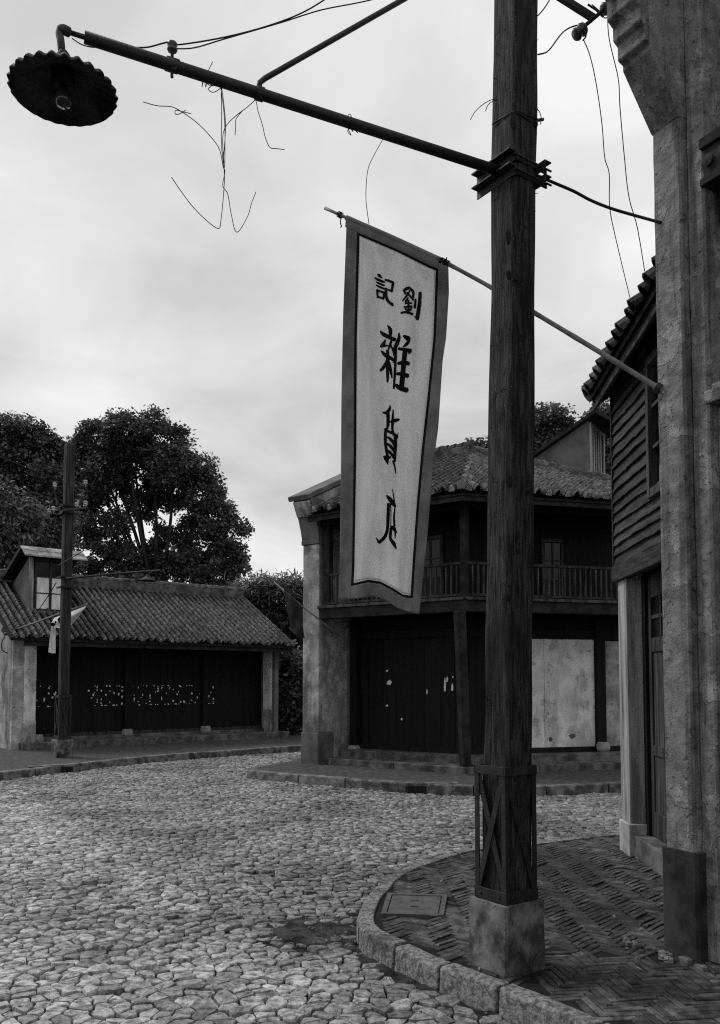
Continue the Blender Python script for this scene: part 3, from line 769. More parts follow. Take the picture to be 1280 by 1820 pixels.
    for F, a, b in ((F1, .14, sr - .04), (F2, sr2 + .04, L2)):
        MB().fbox(F, a, b, -.10, -.04, z_rail - .045, z_rail).build('handrail', 'rail_wood', t, bevel=.006)
        MB().fbox(F, a, b, -.095, -.045, z_b1 + .02, z_b1 + .06).build('bottom_rail', 'rail_wood', t, bevel=.004)
        n = int((b - a) / .094)
        for k in range(1, n):
            s = a + (b - a) * k / n; w_ = random.uniform(.012, .017)
            MB().fbox(F, s - w_, s + w_, -.085, -.055, z_b1 + .06, z_rail - .045).build('baluster', 'rail_wood', t)
    # upper wall: planks, a glazed door on each face
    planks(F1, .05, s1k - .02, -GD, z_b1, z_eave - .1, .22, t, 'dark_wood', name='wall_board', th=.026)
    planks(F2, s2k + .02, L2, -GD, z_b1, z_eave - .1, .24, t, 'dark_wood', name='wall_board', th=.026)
    def glazed(F, s0, s1, z0, z1, nx_, nz_):
        d = MB(); d.fbox(F, s0, s0 + .05, -GD, -GD + .045, z0, z1); d.fbox(F, s1 - .05, s1, -GD, -GD + .045, z0, z1); d.fbox(F, s0 + .05, s1 - .05, -GD, -GD + .045, z0, z0 + .06); d.fbox(F, s0 + .05, s1 - .05, -GD, -GD + .045, z1 - .06, z1)
        w_ = d.build('window', 'door_wood', t)
        W = (s1 - s0 - .1) / nx_; H = (z1 - z0 - .12) / nz_
        for i in range(nx_):
            for j in range(nz_):
                MB().fbox(F, s0 + .05 + i * W + .01, s0 + .05 + (i + 1) * W - .01, -GD + .012, -GD + .02, z0 + .06 + j * H + .01, z0 + .06 + (j + 1) * H - .01).build('pane', 'glass', w_)
        for i in range(1, nx_): MB().fbox(F, s0 + .05 + i * W - .012, s0 + .05 + i * W + .012, -GD + .01, -GD + .04, z0 + .06, z1 - .06).build('glazing_bar', 'door_wood', w_)
        for j in range(1, nz_): MB().fbox(F, s0 + .05, s1 - .05, -GD + .01, -GD + .036, z0 + .06 + j * H - .012, z0 + .06 + j * H + .012).build('glazing_bar', 'door_wood', w_)
    def sF(F, px, py, tt=-GD):
        p = OP(px, py, F(0, tt, 0), F.n); return (p - F.o).dot(F.e)
    a, b = sF(F1, 745, 960), sF(F1, 788, 960); glazed(F1, a, b, 3.0, 4.15, 2, 3)
    a, b = sF(F2, 962, 980), sF(F2, 1000, 980); glazed(F2, a, b, 3.0, 4.1, 2, 3)
    # a lighter board leaning inside the left bay
    MB().fbox(F1, .3, .62, -GD + .03, -GD + .06, z_b1, 4.2).build('wall_board', 'door_wood', t)
    # ---- end wall with corbelled head on the left
    TW = .37
    MB().fbox(F1, -TW, 0, -.42, .0, SW + .55, 4.05).build('pier', 'plaster_mid', t, bevel=.012)
    MB().fbox(F1, -TW - .02, .004, -.44, .025, SW - .03, SW + .55).build('pier_plinth', 'plaster_grey', t, bevel=.012)
    MB().fbox(F1, -TW + .02, -.01, -GD - 2.2, -.42, SW + .0, 4.4).build('side_wall', 'plaster_mid', t, bevel=.01)
    MB().poly_prism([F1(-TW + .03, -.02, 4.06), F1(-TW + .03, -2.4, 4.06), F1(-TW + .03, -2.4, 5.8), F1(-TW + .03, -.02, 4.7)], F1.e * (TW - .05)).build('gable_infill', 'plaster_grey', t)
    co = MB()
    prof = [(.0, 4.05), (.03, 4.06), (.03, 4.13), (.015, 4.14), (.05, 4.3), (.12, 4.5), (.19, 4.66), (.22, 4.68), (.22, 4.74), (.25, 4.76), (.25, 4.86), (-.42, 4.86), (-.42, 4.05)]
    n = len(prof); A = [F1(-TW - .015, a_, z_) for a_, z_ in prof]; Bq = [F1(.012, a_, z_) for a_, z_ in prof]
    co.add(A + Bq, [tuple(range(n)), tuple(reversed(range(n, 2 * n)))] + [(i, n + i, n + (i + 1) % n, (i + 1) % n) for i in range(n)])
    co.build('corbel', 'plaster_grey', t)
    # ---- roof
    TE = .36; zE = z_eave + .06; SL = math.tan(R(25.5)); RUN = 2.95
    EC = isect(F1, TE, F2, TE); EC.z = zE
    E1 = F1(-.02, TE, zE)
    rid = lambda F, s: F(s, TE - RUN, zE + RUN * SL)
    Pk = isect(F1, TE - RUN, F2, TE - RUN); Pk.z = zE + RUN * SL
    E2 = F2(4.0, TE, zE)
    R1 = rid(F1, -.02)
    back = V((0, 0, 0))
    roof = MB()
    dz = V((0, 0, -.035))
    E3 = E2 + V((-.2, 5.0, 0)); E3.z = zE
    Rb = R1 - F1.n * 2.6; Rb.z = zE
    top = [E1, EC, E2, Pk, R1, E3, Rb]
    roof.add([p + dz for p in top], [(0, 1, 3, 4), (1, 2, 3), (2, 5, 3), (4, 3, 5, 6)])
    roof.add([p + dz * 2.6 for p in top], [(4, 3, 1, 0), (3, 2, 1), (3, 5, 2), (6, 5, 3, 4)])
    rf = roof.build('roof', 'roof_bed', t, fixn=False)
    up1 = (rid(F1, 0) - F1(0, TE, zE)).normalized(); up2 = (rid(F2, 0) - F2(0, TE, zE)).normalized()
    sl = math.hypot(1, SL)
    s_ec1 = (EC - F1(0, TE, zE)).dot(F1.e); s_pk1 = (Pk - F1(0, TE - RUN, 0)).dot(F1.e)
    s_ec2 = (EC - F2(0, TE, zE)).dot(F2.e); s_pk2 = (Pk - F2(0, TE - RUN, 0)).dot(F2.e)
    tot = RUN * sl
    camd = lambda p: p.length
    tile_roof(rf, E1, F1.e, up1, s_ec1 + .1, tot, .17, .105, 150, lambda s, r: 0 <= r < tot - .05 and .1 < s < s_ec1 + .02 + (s_pk1 - s_ec1) * (r / tot) - .02, endcap=.6)
    tile_roof(rf, EC, F2.e, up2, 4.2, tot, .17, .105, 150, lambda s, r: 0 <= r < tot - .05 and (s_pk2 - s_ec2) * (r / tot) + .03 < s < (4.0 - s_ec2) + ((s_pk2 - s_ec2) - (4.0 - s_ec2)) * (r / tot) - .04, endcap=.8)
    # hips and ridge: mortar bedded courses with a tile cap
    def ridge(a, b, w_, h_, m='ridge_plaster', cap=True):
        d = (b - a).normalized()
        MB().bar(a + V((0, 0, h_ / 2)), b + V((0, 0, h_ / 2)), w_, h_).build('ridge', m, rf, bevel=.01)
        if cap:
            n_ = int((b - a).length / .16); mb = MB()
            for k in range(n_):
                p0 = a + (b - a) * (k / n_) + V((0, 0, h_)); p1 = a + (b - a) * ((k + 1.1) / n_) + V((0, 0, h_ + .014))
                mb.tube([p0, p1], [w_ * .42, w_ * .5], 8)
            mb.build('ridge_tiles', 'roof_tile', rf)
    ridge(R1, Pk, .2, .17); ridge(EC + (Pk - EC) * .03, Pk, .10, .06, cap=False); ridge(E2 + (Pk - E2) * .03, Pk, .17, .10)
    MB().box(EC.x - .07, EC.x + .07, EC.y, EC.y + .14, EC.z, EC.z + .13).build('hip_stop', 'plaster_grey', rf, bevel=.01)
    # ridge ornament
    q = P(787, 802, Pk.y + .9); mb = MB(); mb.lathe(q + V((0, 0, -.1)), [(.0, 0), (.07, 0), (.05, .08), (.09, .14), (.05, .2), (.0, .22)], 9)
    mb.add([q + V((-.16, 0, .0)), q + V((-.05, 0, .03)), q + V((-.05, .02, .12))], [(0, 1, 2)]); mb.build('ridge_ornament', 'ridge_plaster', rf)
    # eave boards, rafters
    for F, a, b in ((F1, -.0, s_ec1 - .0), (F2, s_ec2 + .0, 4.0)):
        MB().fbox(F, a, b, TE - .06, TE - .025, zE - .17, zE - .045).build('eave_board', 'beam_wood', rf, bevel=.006)
        MB().fbox(F, a + .02, b - .02, -.16, -.02, z_eave - .14, z_eave - .0).build('wall_plate', 'dark_wood', rf)
        k = a + .2
        while k < b - .2:
            MB().bar(F(k, TE - .1, zE - .14), F(k, -GD, zE - .14 + (TE + GD - .1) * SL), .05, .08).build('rafter', 'dark_wood', rf); k += .34
    # coping along the left gable
    MB().bar(F1(-TW / 2 - .03, TE - .02, zE + .28), F1(-TW / 2 - .03, TE - RUN, zE + .28 + (RUN - .02) * SL), .46, .09, up=(0, 0, 1)).build('coping', 'plaster_grey', t, bevel=.012)
    MB().bar(F1(-TW / 2, TE - .12, zE + .10), F1(-TW / 2, TE - RUN, zE + .10 + (RUN - .12) * SL), .36, .28, up=(0, 0, 1)).build('gable_parapet', 'plaster_mid', t)
    # ---- small dormer on the far hip, louvred window
    fd = V((.53, .85, 0)).normalized(); D0 = P(1047, 800, 15.6); D0.z = 0
    FD = frame(D0, fd)                                  # n points to the right and to us
    dm = t
    z0, z1 = 5.2, 6.48; W_ = .95
    def dtop(b_): return z1 - .53 * b_
    sw = MB(); sw.add([FD(0, 0, z0), FD(0, -1.9, z0), FD(0, -1.9, dtop(1.9)), FD(0, 0, z1), FD(W_, 0, z0), FD(W_, -1.9, z0), FD(W_, -1.9, dtop(1.9)), FD(W_, 0, z1)],
           [(0, 1, 2, 3), (7, 6, 5, 4), (1, 0, 4, 5), (3, 2, 6, 7), (2, 1, 5, 6), (0, 3, 7, 4)]); sw.build('dormer', 'plaster_grey', dm)
    # roof slabs: long back slope, short front slope
    slab = MB(); q = .12
    a0 = FD(-q, .16, z1 + .09); a1 = FD(W_ + q, .16, z1 + .09); b0 = FD(-q, -1.9, z1 + .09 - .53 * 2.06); b1 = FD(W_ + q, -1.9, z1 + .09 - .53 * 2.06)
    up_ = V((0, 0, .07)); slab.hexa([a0, a1, b1, b0, a0 + up_, a1 + up_, b1 + up_, b0 + up_])
    f0 = FD(-q, .46, z1 - .12); f1 = FD(W_ + q, .46, z1 - .12); slab.hexa([f0, f1, a1, a0, f0 + up_, f1 + up_, a1 + up_ * .99, a0 + up_ * .99])
    slab.build('dormer_roof', 'beam_wood', dm)
    fr = MB(); fr.fbox(FD, 0.02, .1, .003, .04, z0 + .2, z1 - .03); fr.fbox(FD, W_ - .1, W_ - .02, .003, .04, z0 + .2, z1 - .03); fr.fbox(FD, .1, W_ - .1, .003, .038, z1 - .12, z1 - .03)
    lw = fr.build('dormer_window', 'trim_paint', dm)
    MB().fbox(FD, .1, W_ - .1, .004, .012, z0 + .2, z1 - .12).build('pane', 'glass', lw)
    for k in range(4): MB().fbox(FD, .2 + k * .15, .25 + k * .15, .014, .035, z0 + .2, z1 - .12).build('bar', 'trim_paint', lw)
    return F1, F2
CF1, CF2 = corner_house()

# ------------------------------------------------------------------ the low tiled house on the left
def low_house():
    A = G(40, 1331, SW); B = G(492, 1309, SW); e = (B - A); LN = e.length
    F = frame(A, e)
    t = thing('low_house', (A.x, A.y, SW), 'low single-storey house with wide tiled roof and dark boarded front on the left', 'house')
    ze = 2.50; DP = 4.6; RUN = 2.55; TE = .42; SL = math.tan(R(29)); GD = .55
    # step slabs
    n = 5
    for k in range(n): MB().fbox(F, -.1 + k * (LN + .3) / n + .005, -.1 + (k + 1) * (LN + .3) / n - .005, -.4, .32, SW - .05, SW + .14).build('step', 'stone_step', t, bevel=.015)
    MB().fbox(F, .3, LN - .1, -GD - 2.0, -.36, SW - .04, SW + .2).build('floor_slab', 'stone_step', t, bevel=.01)
    # end piers
    MB().fbox(F, -.02, .24, -.5, .08, SW + .6, ze).build('pier', 'plaster_light', t, bevel=.012)
    MB().fbox(F, -.03, .25, -.5, .09, SW - .03, SW + .6).build('pier_plinth', 'plaster_mid', t, bevel=.012)
    MB().fbox(F, LN - .16, LN + .06, -.45, -.05, SW + .7, ze).build('pier', 'plaster_light', t, bevel=.012)
    MB().fbox(F, LN - .17, LN + .07, -.45, -.04, SW - .03, SW + .7).build('pier_plinth', 'plaster_mid', t, bevel=.012)
    # gable walls
    zr = ze + .04 + (TE + RUN - TE) * SL
    def gable(s0, s1):
        g = MB(); pr = [(.07, SW - .03), (.07, ze + .0), (.0, ze + .12), (-RUN + TE, ze + .1 + (RUN - .05) * SL), (-DP - .1, ze + .1), (-DP - .1, SW - .03)]
        a = [F(s0, x, z) for x, z in pr]; b = [F(s1, x, z) for x, z in pr]; m = len(pr)
        g.add(a + b, [tuple(range(m)), tuple(reversed(range(m, 2 * m)))] + [(i, m + i, m + (i + 1) % m, (i + 1) % m) for i in range(m)])
        return g
    gable(-.26, -.025).build('gable_wall', 'plaster_mid', t)
    gable(LN - .12, LN + .0).build('gable_wall', 'plaster_grey', t)
    MB().fbox(F, 0, LN, -DP, -DP + .2, SW, ze).build('wall', 'plaster_grey', t)
    # boarded front
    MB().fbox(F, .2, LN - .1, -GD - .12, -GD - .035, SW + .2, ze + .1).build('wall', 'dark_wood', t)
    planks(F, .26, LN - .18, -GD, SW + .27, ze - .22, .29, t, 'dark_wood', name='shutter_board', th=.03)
    MB().fbox(F, .24, LN - .16, -GD - .02, -GD + .06, SW + .18, SW + .27).build('sill_beam', 'rail_wood', t, bevel=.008)
    MB().fbox(F, .24, LN - .16, -GD - .02, -GD + .06, ze - .22, ze - .08).build('lintel', 'dark_wood', t, bevel=.008)
    def sF(px, py, tt=-GD):
        p = OP(px, py, F(0, tt, 0), F.n); return (p - F.o).dot(F.e), p.z
    for px in (223, 362, 476):
        s, z = sF(px, 1310); MB().fbox(F, s - .07, s + .07, -GD - .01, -GD + .1, SW + .2, ze - .08).build('post', 'dark_wood', t, bevel=.01)
        MB().lathe(F(s, -GD + .1, SW + .13), [(0, 0), (.1, 0), (.14, .06), (.14, .12), (.11, .19), (0, .19)], 12).build('stone_drum', 'stone_drum', t, smooth=True)
    MB().lathe(F(.34, -.1, SW + .1), [(0, 0), (.1, 0), (.14, .06), (.14, .12), (.11, .19), (0, .19)], 12).build('stone_drum', 'stone_drum', t, smooth=True)
    # row of torn paper remains where a slogan was pasted
    pm = MB(); s0, _ = sF(58, 1235); s1, _ = sF(382, 1235); zt = sF(220, 1219)[1]; zb = sF(220, 1253)[1]
    n = 15
    for k in range(n):
        c = s0 + (s1 - s0) * (k + .5) / n; w = (s1 - s0) / n * .8
        if k in (2, 3) and random.random() < .6: continue
        for q in range(random.randint(9, 16)):
            side = random.choice('tblrm'); u = random.uniform(-.5, .5)
            ss = c + w * {'t': u, 'b': u, 'l': -.42, 'r': .42, 'm': u * .5}[side]; zz = {'t': zt, 'b': zb, 'l': zb + (zt - zb) * (u + .5), 'r': zb + (zt - zb) * (u + .5), 'm': (zt + zb) / 2 + u * .2}[side]
            a, b = random.uniform(.008, .028), random.uniform(.008, .034)
            if side in 'tb': b *= .55
            r4 = [(-a, -b * random.random()), (a * random.random(), -b), (a, b * random.random()), (-a * random.random(), b)]
            pm.add([F(ss + x, -GD + .0085 + .002 * random.random(), zz + z) for x, z in r4], [(0, 1, 2, 3)])
    o = pm.build('paper_scraps', 'paper', t, fixn=False); tag(o, kind='stuff')
    # roof
    zE = ze + .05; tot = RUN * math.hypot(1, SL)
    s_l, s_r = -.42, LN + .28
    rp = [F(s_l, TE, zE), F(s_r, TE, zE), F(s_r, TE - RUN, zE + RUN * SL), F(s_l, TE - RUN, zE + RUN * SL), F(s_r, TE - 2 * RUN, zE), F(s_l, TE - 2 * RUN, zE)]
    rm = MB(); dz = V((0, 0, -.035)); rm.add([p + dz for p in rp] + [p + dz * 2.8 for p in rp], [(0, 1, 2, 3), (3, 2, 4, 5), (9, 8, 7, 6), (11, 10, 8, 9), (0, 6, 7, 1), (1, 7, 8, 2), (2, 8, 10, 4), (3, 9, 6, 0), (5, 11, 9, 3)])
    rf = rm.build('roof', 'roof_bed', t, fixn=False)
    up = (F(0, TE - RUN, zE + RUN * SL) - F(0, TE, zE)).normalized()
    DS0, DS1 = sF(50, 1075, -.75)[0], sF(126, 1075, -.75)[0]
    DT = -.75
    def keep(s, r):
        ss = s + s_l; tt = TE - r / math.hypot(1, SL)
        if DS0 - .04 < ss < DS1 + .04 and tt < DT + .02: return False
        return 0 <= r < tot - .04 and s < s_r - s_l - .06
    tile_roof(rf, F(s_l, TE, zE), F.e, up, s_r - s_l, tot, .15, .115, 0, keep, endcap=.6, segs=5)
    ra, rb = F(s_l, TE - RUN, zE + RUN * SL), F(s_r - .1, TE - RUN, zE + RUN * SL)
    MB().bar(ra + V((0, 0, .1)), rb + V((0, 0, .1)), .2, .22).build('ridge', 'ridge_plaster', rf, bevel=.01)
    mb = MB(); n = int((rb - ra).length / .2)
    for k in range(n):
        p0 = ra + (rb - ra) * (k / n) + V((0, 0, .22)); p1 = ra + (rb - ra) * ((k + 1.1) / n) + V((0, 0, .24)); mb.tube([p0, p1], [.075, .09], 8)
    mb.build('ridge_tiles', 'roof_tile', rf)
    q = ra.lerp(rb, .56) + V((0, 0, .3)); mb = MB()
    for a in (-60, -30, 0, 30, 60): mb.bar(q, q + F.e * .2 * math.sin(R(a)) + V((0, 0, .2 * math.cos(R(a)))), .06, .04)
    mb.build('ridge_ornament', 'ridge_plaster', rf)
    MB().fbox(F, s_l + .3, s_r - .05, TE - .09, TE - .04, zE - .2, zE - .05).build('eave_board', 'beam_wood', rf, bevel=.008)
    MB().fbox(F, .0, LN, -.2, -.05, ze - .12, ze + .06).build('wall_plate', 'dark_wood', rf)
    k = .2
    while k < LN:
        MB().bar(F(k, TE - .1, zE - .1), F(k, -GD, zE - .1 + (TE + GD - .1) * SL), .06, .08).build('rafter', 'dark_wood', rf); k += .4
    # dormer
    zb0 = zE + (TE - DT) * SL - .05; W = DS1 - DS0
    ztop = P(60, 990, F(DS0, DT, 0).y).z
    FD = lambda s, b_, z: F(DS0 + s, DT - b_, z)
    def dz_(b_): return ztop - .42 * b_
    BK = 1.75
    d = MB(); d.add([FD(0, 0, zb0 - .1), FD(0, BK, zb0 + .2), FD(0, BK, dz_(BK)), FD(0, 0, ztop), FD(W, 0, zb0 - .1), FD(W, BK, zb0 + .2), FD(W, BK, dz_(BK)), FD(W, 0, ztop)],
        [(0, 1, 2, 3), (7, 6, 5, 4), (1, 0, 4, 5), (3, 2, 6, 7), (2, 1, 5, 6), (0, 3, 7, 4)])
    d.build('dormer', 'plaster_grey', t)
    q = .22; sl = MB(); upv = V((0, 0, .09))
    a0, a1, b0, b1 = FD(-q, -.05, ztop + .14), FD(W + q, -.05, ztop + .14), FD(-q, BK + .3, ztop + .14 - .42 * (BK + .35)), FD(W + q, BK + .3, ztop + .14 - .42 * (BK + .35))
    sl.hexa([a0, a1, b1, b0, a0 + upv, a1 + upv, b1 + upv, b0 + upv]); sl.build('dormer_roof', 'beam_wood', t)
    for row, (t0, t1, z0, z1) in enumerate(((-.05, -.26, .24, .13), (-.25, -.46, .12, .0))):
        nt = 5
        for k in range(nt):
            s0, s1 = -q + (W + 2 * q) * k / nt + .005, -q + (W + 2 * q) * (k + 1) / nt - .005
            th = V((0, 0, .035))
            p = [FD(s0, t1, ztop + z1), FD(s1, t1, ztop + z1), FD(s1, t0, ztop + z0), FD(s0, t0, ztop + z0)]
            MB().hexa([x - th for x in p] + p).build('flat_tile', 'plaster_mid', t)
    MB().add([FD(-q + .02, -.44, ztop - .04), FD(W + q - .02, -.44, ztop - .04), FD(W + q - .02, -.03, ztop + .13), FD(-q + .02, -.03, ztop + .13)], [(0, 1, 2, 3)]).build('soffit', 'dark_wood', t)
    for s0, s1 in ((-.0, .1), (W - .1, W)): MB().fbox(F, DS0 + s0, DS0 + s1, DT + .002, DT + .05, zb0, ztop).build('jamb', 'trim_paint', t, bevel=.006)
    MB().fbox(F, DS0 + .1, DS0 + W - .1, DT - .02, DT + .06, zb0, zb0 + .05).build('sill', 'trim_paint', t)
    w = MB(); a, b, z0, z1 = DS0 + .12, DS0 + W - .12, zb0 + .05, ztop - .02; m_ = (a + b) / 2
    for x in (a, m_ - .03, b - .05): w.fbox(F, x, x + .055, DT + .004, DT + .04, z0, z1)
    w.fbox(F, a + .055, b - .05, DT + .004, DT + .036, z0, z0 + .04); w.fbox(F, a + .055, b - .05, DT + .004, DT + .036, z1 - .05, z1)
    win = w.build('window', 'door_wood', t)
    H = (z1 - z0) / 3
    for i, (x0, x1) in enumerate(((a + .055, m_ - .03), (m_ + .025, b - .05))):
        for j in range(3):
            MB().fbox(F, x0 + .003, x1 - .003, DT + .014, DT + .02, z0 + .04 + j * H * .93 + .01, z0 + .04 + (j + 1) * H * .93 - .012).build('pane', 'glass' if j == 2 else 'curtain', win)
        for j in (1, 2): MB().fbox(F, x0, x1, DT + .008, DT + .034, z0 + .04 + j * H * .93 - .012, z0 + .04 + j * H * .93 + .01).build('glazing_bar', 'door_wood', win)
    return F, LN
LF, LLEN = low_house()

# ------------------------------------------------------------------ clad house on the right
def clad_house():
    F = frame((2.3, 7.5, 0), (-.033, -1))
    t = thing('clad_house', (2.3, 7.5, SW), 'timber house with weathered weatherboard upper floor beyond the plaster pier', 'house')
    LN = 3.0; z0, z1 = 2.62, 4.3
    MB().fbox(F, .0, LN, -2.5, -.03, z0 - .02, z1 + .1).build('upper_wall', 'dark_wood', t)
    # weatherboards with wavering lower edges
    z = z0; k = 0
    ws = 1.05                                              # the window opens beyond this distance along the wall
    while z < z1:
        hgt = .098 * random.uniform(.9, 1.12)
        for (a, b) in (((-.02, 2.0),) if not (3.02 < z < 4.0) else ((-.02, ws),)):
            n = 16; vs_, fs_ = [], []
            sag = random.uniform(-.012, .012)
            for i in range(n + 1):
                s = a + (b - a) * i / n
                w = .007 * noise.noise(V((s * 5, k * 7.1, 0))) + sag * math.sin(i / n * 3.1) - (.012 if random.random() < .05 else 0)
                lo = z + w; hi = z + hgt * 1.25
                o1 = .026 + .010 * noise.noise(V((s * 4, k * 3.3, 2)))
                vs_ += [F(s, o1 - .016, lo), F(s, o1, lo + .002), F(s, -.004, hi), F(s, -.018, hi)]
            for i in range(n):
                for q in range(4):
                    A_ = i * 4 + q; B_ = i * 4 + (q + 1) % 4; fs_.append((A_, B_, B_ + 4, A_ + 4))
            fs_ += [(3, 2, 1, 0), (n * 4, n * 4 + 1, n * 4 + 2, n * 4 + 3)]
            MB().add(vs_, fs_).build('weatherboard', 'clad_wood', t, fixn=True)
        z += hgt; k += 1
    MB().fbox(F, -.05, 2.2, -.05, .035, z0 - .14, z0 + .0).build('storey_beam', 'clad_wood', t, bevel=.01)
    MB().fbox(F, -.05, -.022, -.1, .03, z0, z1).build('corner_board', 'clad_wood', t, bevel=.005)
    # upper window
    wn = MB(); wn.fbox(F, ws, ws + .06, -.02, .05, 3.0, 4.1); wn.fbox(F, ws + .06, 1.9, -.02, .045, 3.0, 3.07); wn.fbox(F, ws + .06, 1.9, -.02, .045, 4.03, 4.1); wn.fbox(F, ws + .4, ws + .44, -.02, .03, 3.07, 4.03)
    win = wn.build('window', 'door_wood', t, bevel=.004)
    for j in range(3):
        for (a, b) in ((ws + .06, ws + .4), (ws + .44, 1.9)): MB().fbox(F, a + .01, b - .01, -.025, -.015, 3.08 + j * .32, 3.38 + j * .32).build('pane', 'glass', win)
        if j: MB().fbox(F, ws + .06, 1.9, -.02, .02, 3.055 + j * .32, 3.08 + j * .32).build('glazing_bar', 'door_wood', win)
    # ground floor: jamb pier, recessed door
    MB().fbox(F, .0, .26, -.16, .0, SW + .26, z0 - .14).build('jamb_pier', 'trim_paint', t, bevel=.006)
    MB().fbox(F, -.01, .3, -.16, .02, SW - .03, SW + .26).build('pier_plinth', 'plaster_mid', t, bevel=.01)
    MB().fbox(F, .26, .262, -.5, -.13, SW, z0).build('reveal', 'plaster_grey', t)
    MB().fbox(F, .02, LN, -2.4, -.26, SW, z0 - .1).build('wall', 'dark_wood', t)
    MB().fbox(F, .3, LN, -.3, -.02, SW - .03, SW + .17).build('door_step', 'stone_step', t, bevel=.012)
    MB().fbox(F, .262, .34, -.26, -.13, SW + .17, z0 - .1).build('door_frame', 'dark_wood', t, bevel=.006)
    for (a, b) in ((.34, .95), (.96, 1.6)):
        d = MB(); TD = -.16
        d.fbox(F, a, a + .07, TD - .04, TD, SW + .18, z0 - .12); d.fbox(F, b - .07, b, TD - .04, TD, SW + .18, z0 - .12)
        for (za, zb) in ((SW + .18, SW + .38), (.98, 1.06), (1.84, 1.96), (z0 - .32, z0 - .12)): d.fbox(F, a + .07, b - .07, TD - .04, TD - .002, za, zb)
        dr = d.build('door', 'door_wood', t, bevel=.004)
        for (za, zb) in ((SW + .38, .98), (1.06, 1.84)):
            n = 4
            for k in range(n):
                s0 = a + .07 + (b - a - .14) * k / n; s1 = a + .07 + (b - a - .14) * (k + 1) / n
                MB().fbox(F, s0 + .003, s1 - .003, TD - .03, TD - .015 + random.uniform(-.003, .003), za, zb).build('panel_board', 'door_wood', dr)
        mid = (a + b) / 2
        MB().fbox(F, mid - .015, mid + .015, TD - .03, TD - .004, 1.96, z0 - .32).build('glazing_bar', 'door_wood', dr)
        MB().fbox(F, a + .07, b - .07, TD - .03, TD - .006, 2.12, 2.15).build('glazing_bar', 'door_wood', dr)
        for (sa, sb) in ((a + .07, mid - .015), (mid + .015, b - .07)):
            for (za, zb) in ((1.96, 2.12), (2.15, z0 - .32)): MB().fbox(F, sa + .002, sb - .002, TD - .026, TD - .02, za, zb).build('pane', 'glass', dr)
    # roof seen from below
    a = V((2.13, 7.72, 4.24)); b = V((1.93, 5.0, 4.24)); e = (b - a).normalized()
    up = V((math.cos(R(33)), .0, math.sin(R(33)))); up = (up - e * up.dot(e)).normalized()
    W = (b - a).length; Lr = 2.6
    rm = MB(); q = [a, b, b + up * Lr, a + up * Lr]; dz = V((0, 0, -.03)); rm.hexa([p + dz * 2 for p in q] + [p + dz * .3 for p in q]); rf = rm.build('roof', 'roof_bed', t)
    tile_roof(rf, a, e, up, W, Lr, .185, .15, 190, lambda s, r: 0 <= r < Lr and 0 < s < W, h=.085, segs=6)
    MB().bar(a + V((.05, .02, -.085)), b + V((.05, 0, -.085)), .03, .1).build('eave_board', 'clad_wood', rf, bevel=.005)
    k = .15
    while k < W:
        p = a + e * k; MB().bar(p + up * .06 + V((0, 0, -.12)), p + up * .8 + V((0, 0, -.12)), .05, .07).build('rafter', 'dark_wood', rf); k += .36
    # crumbling tile stack at the far verge
    for k in range(7):
        p = a + up * (.02 + k * .3) + V((0, .03, .0))
        MB().tube([p + V((-.03, .02, .035)), p + up * .33 + V((0, .02, .02))], [.085, .07], 8).build('verge_tile', 'roof_tile', rf)
    return F
BF = clad_house()

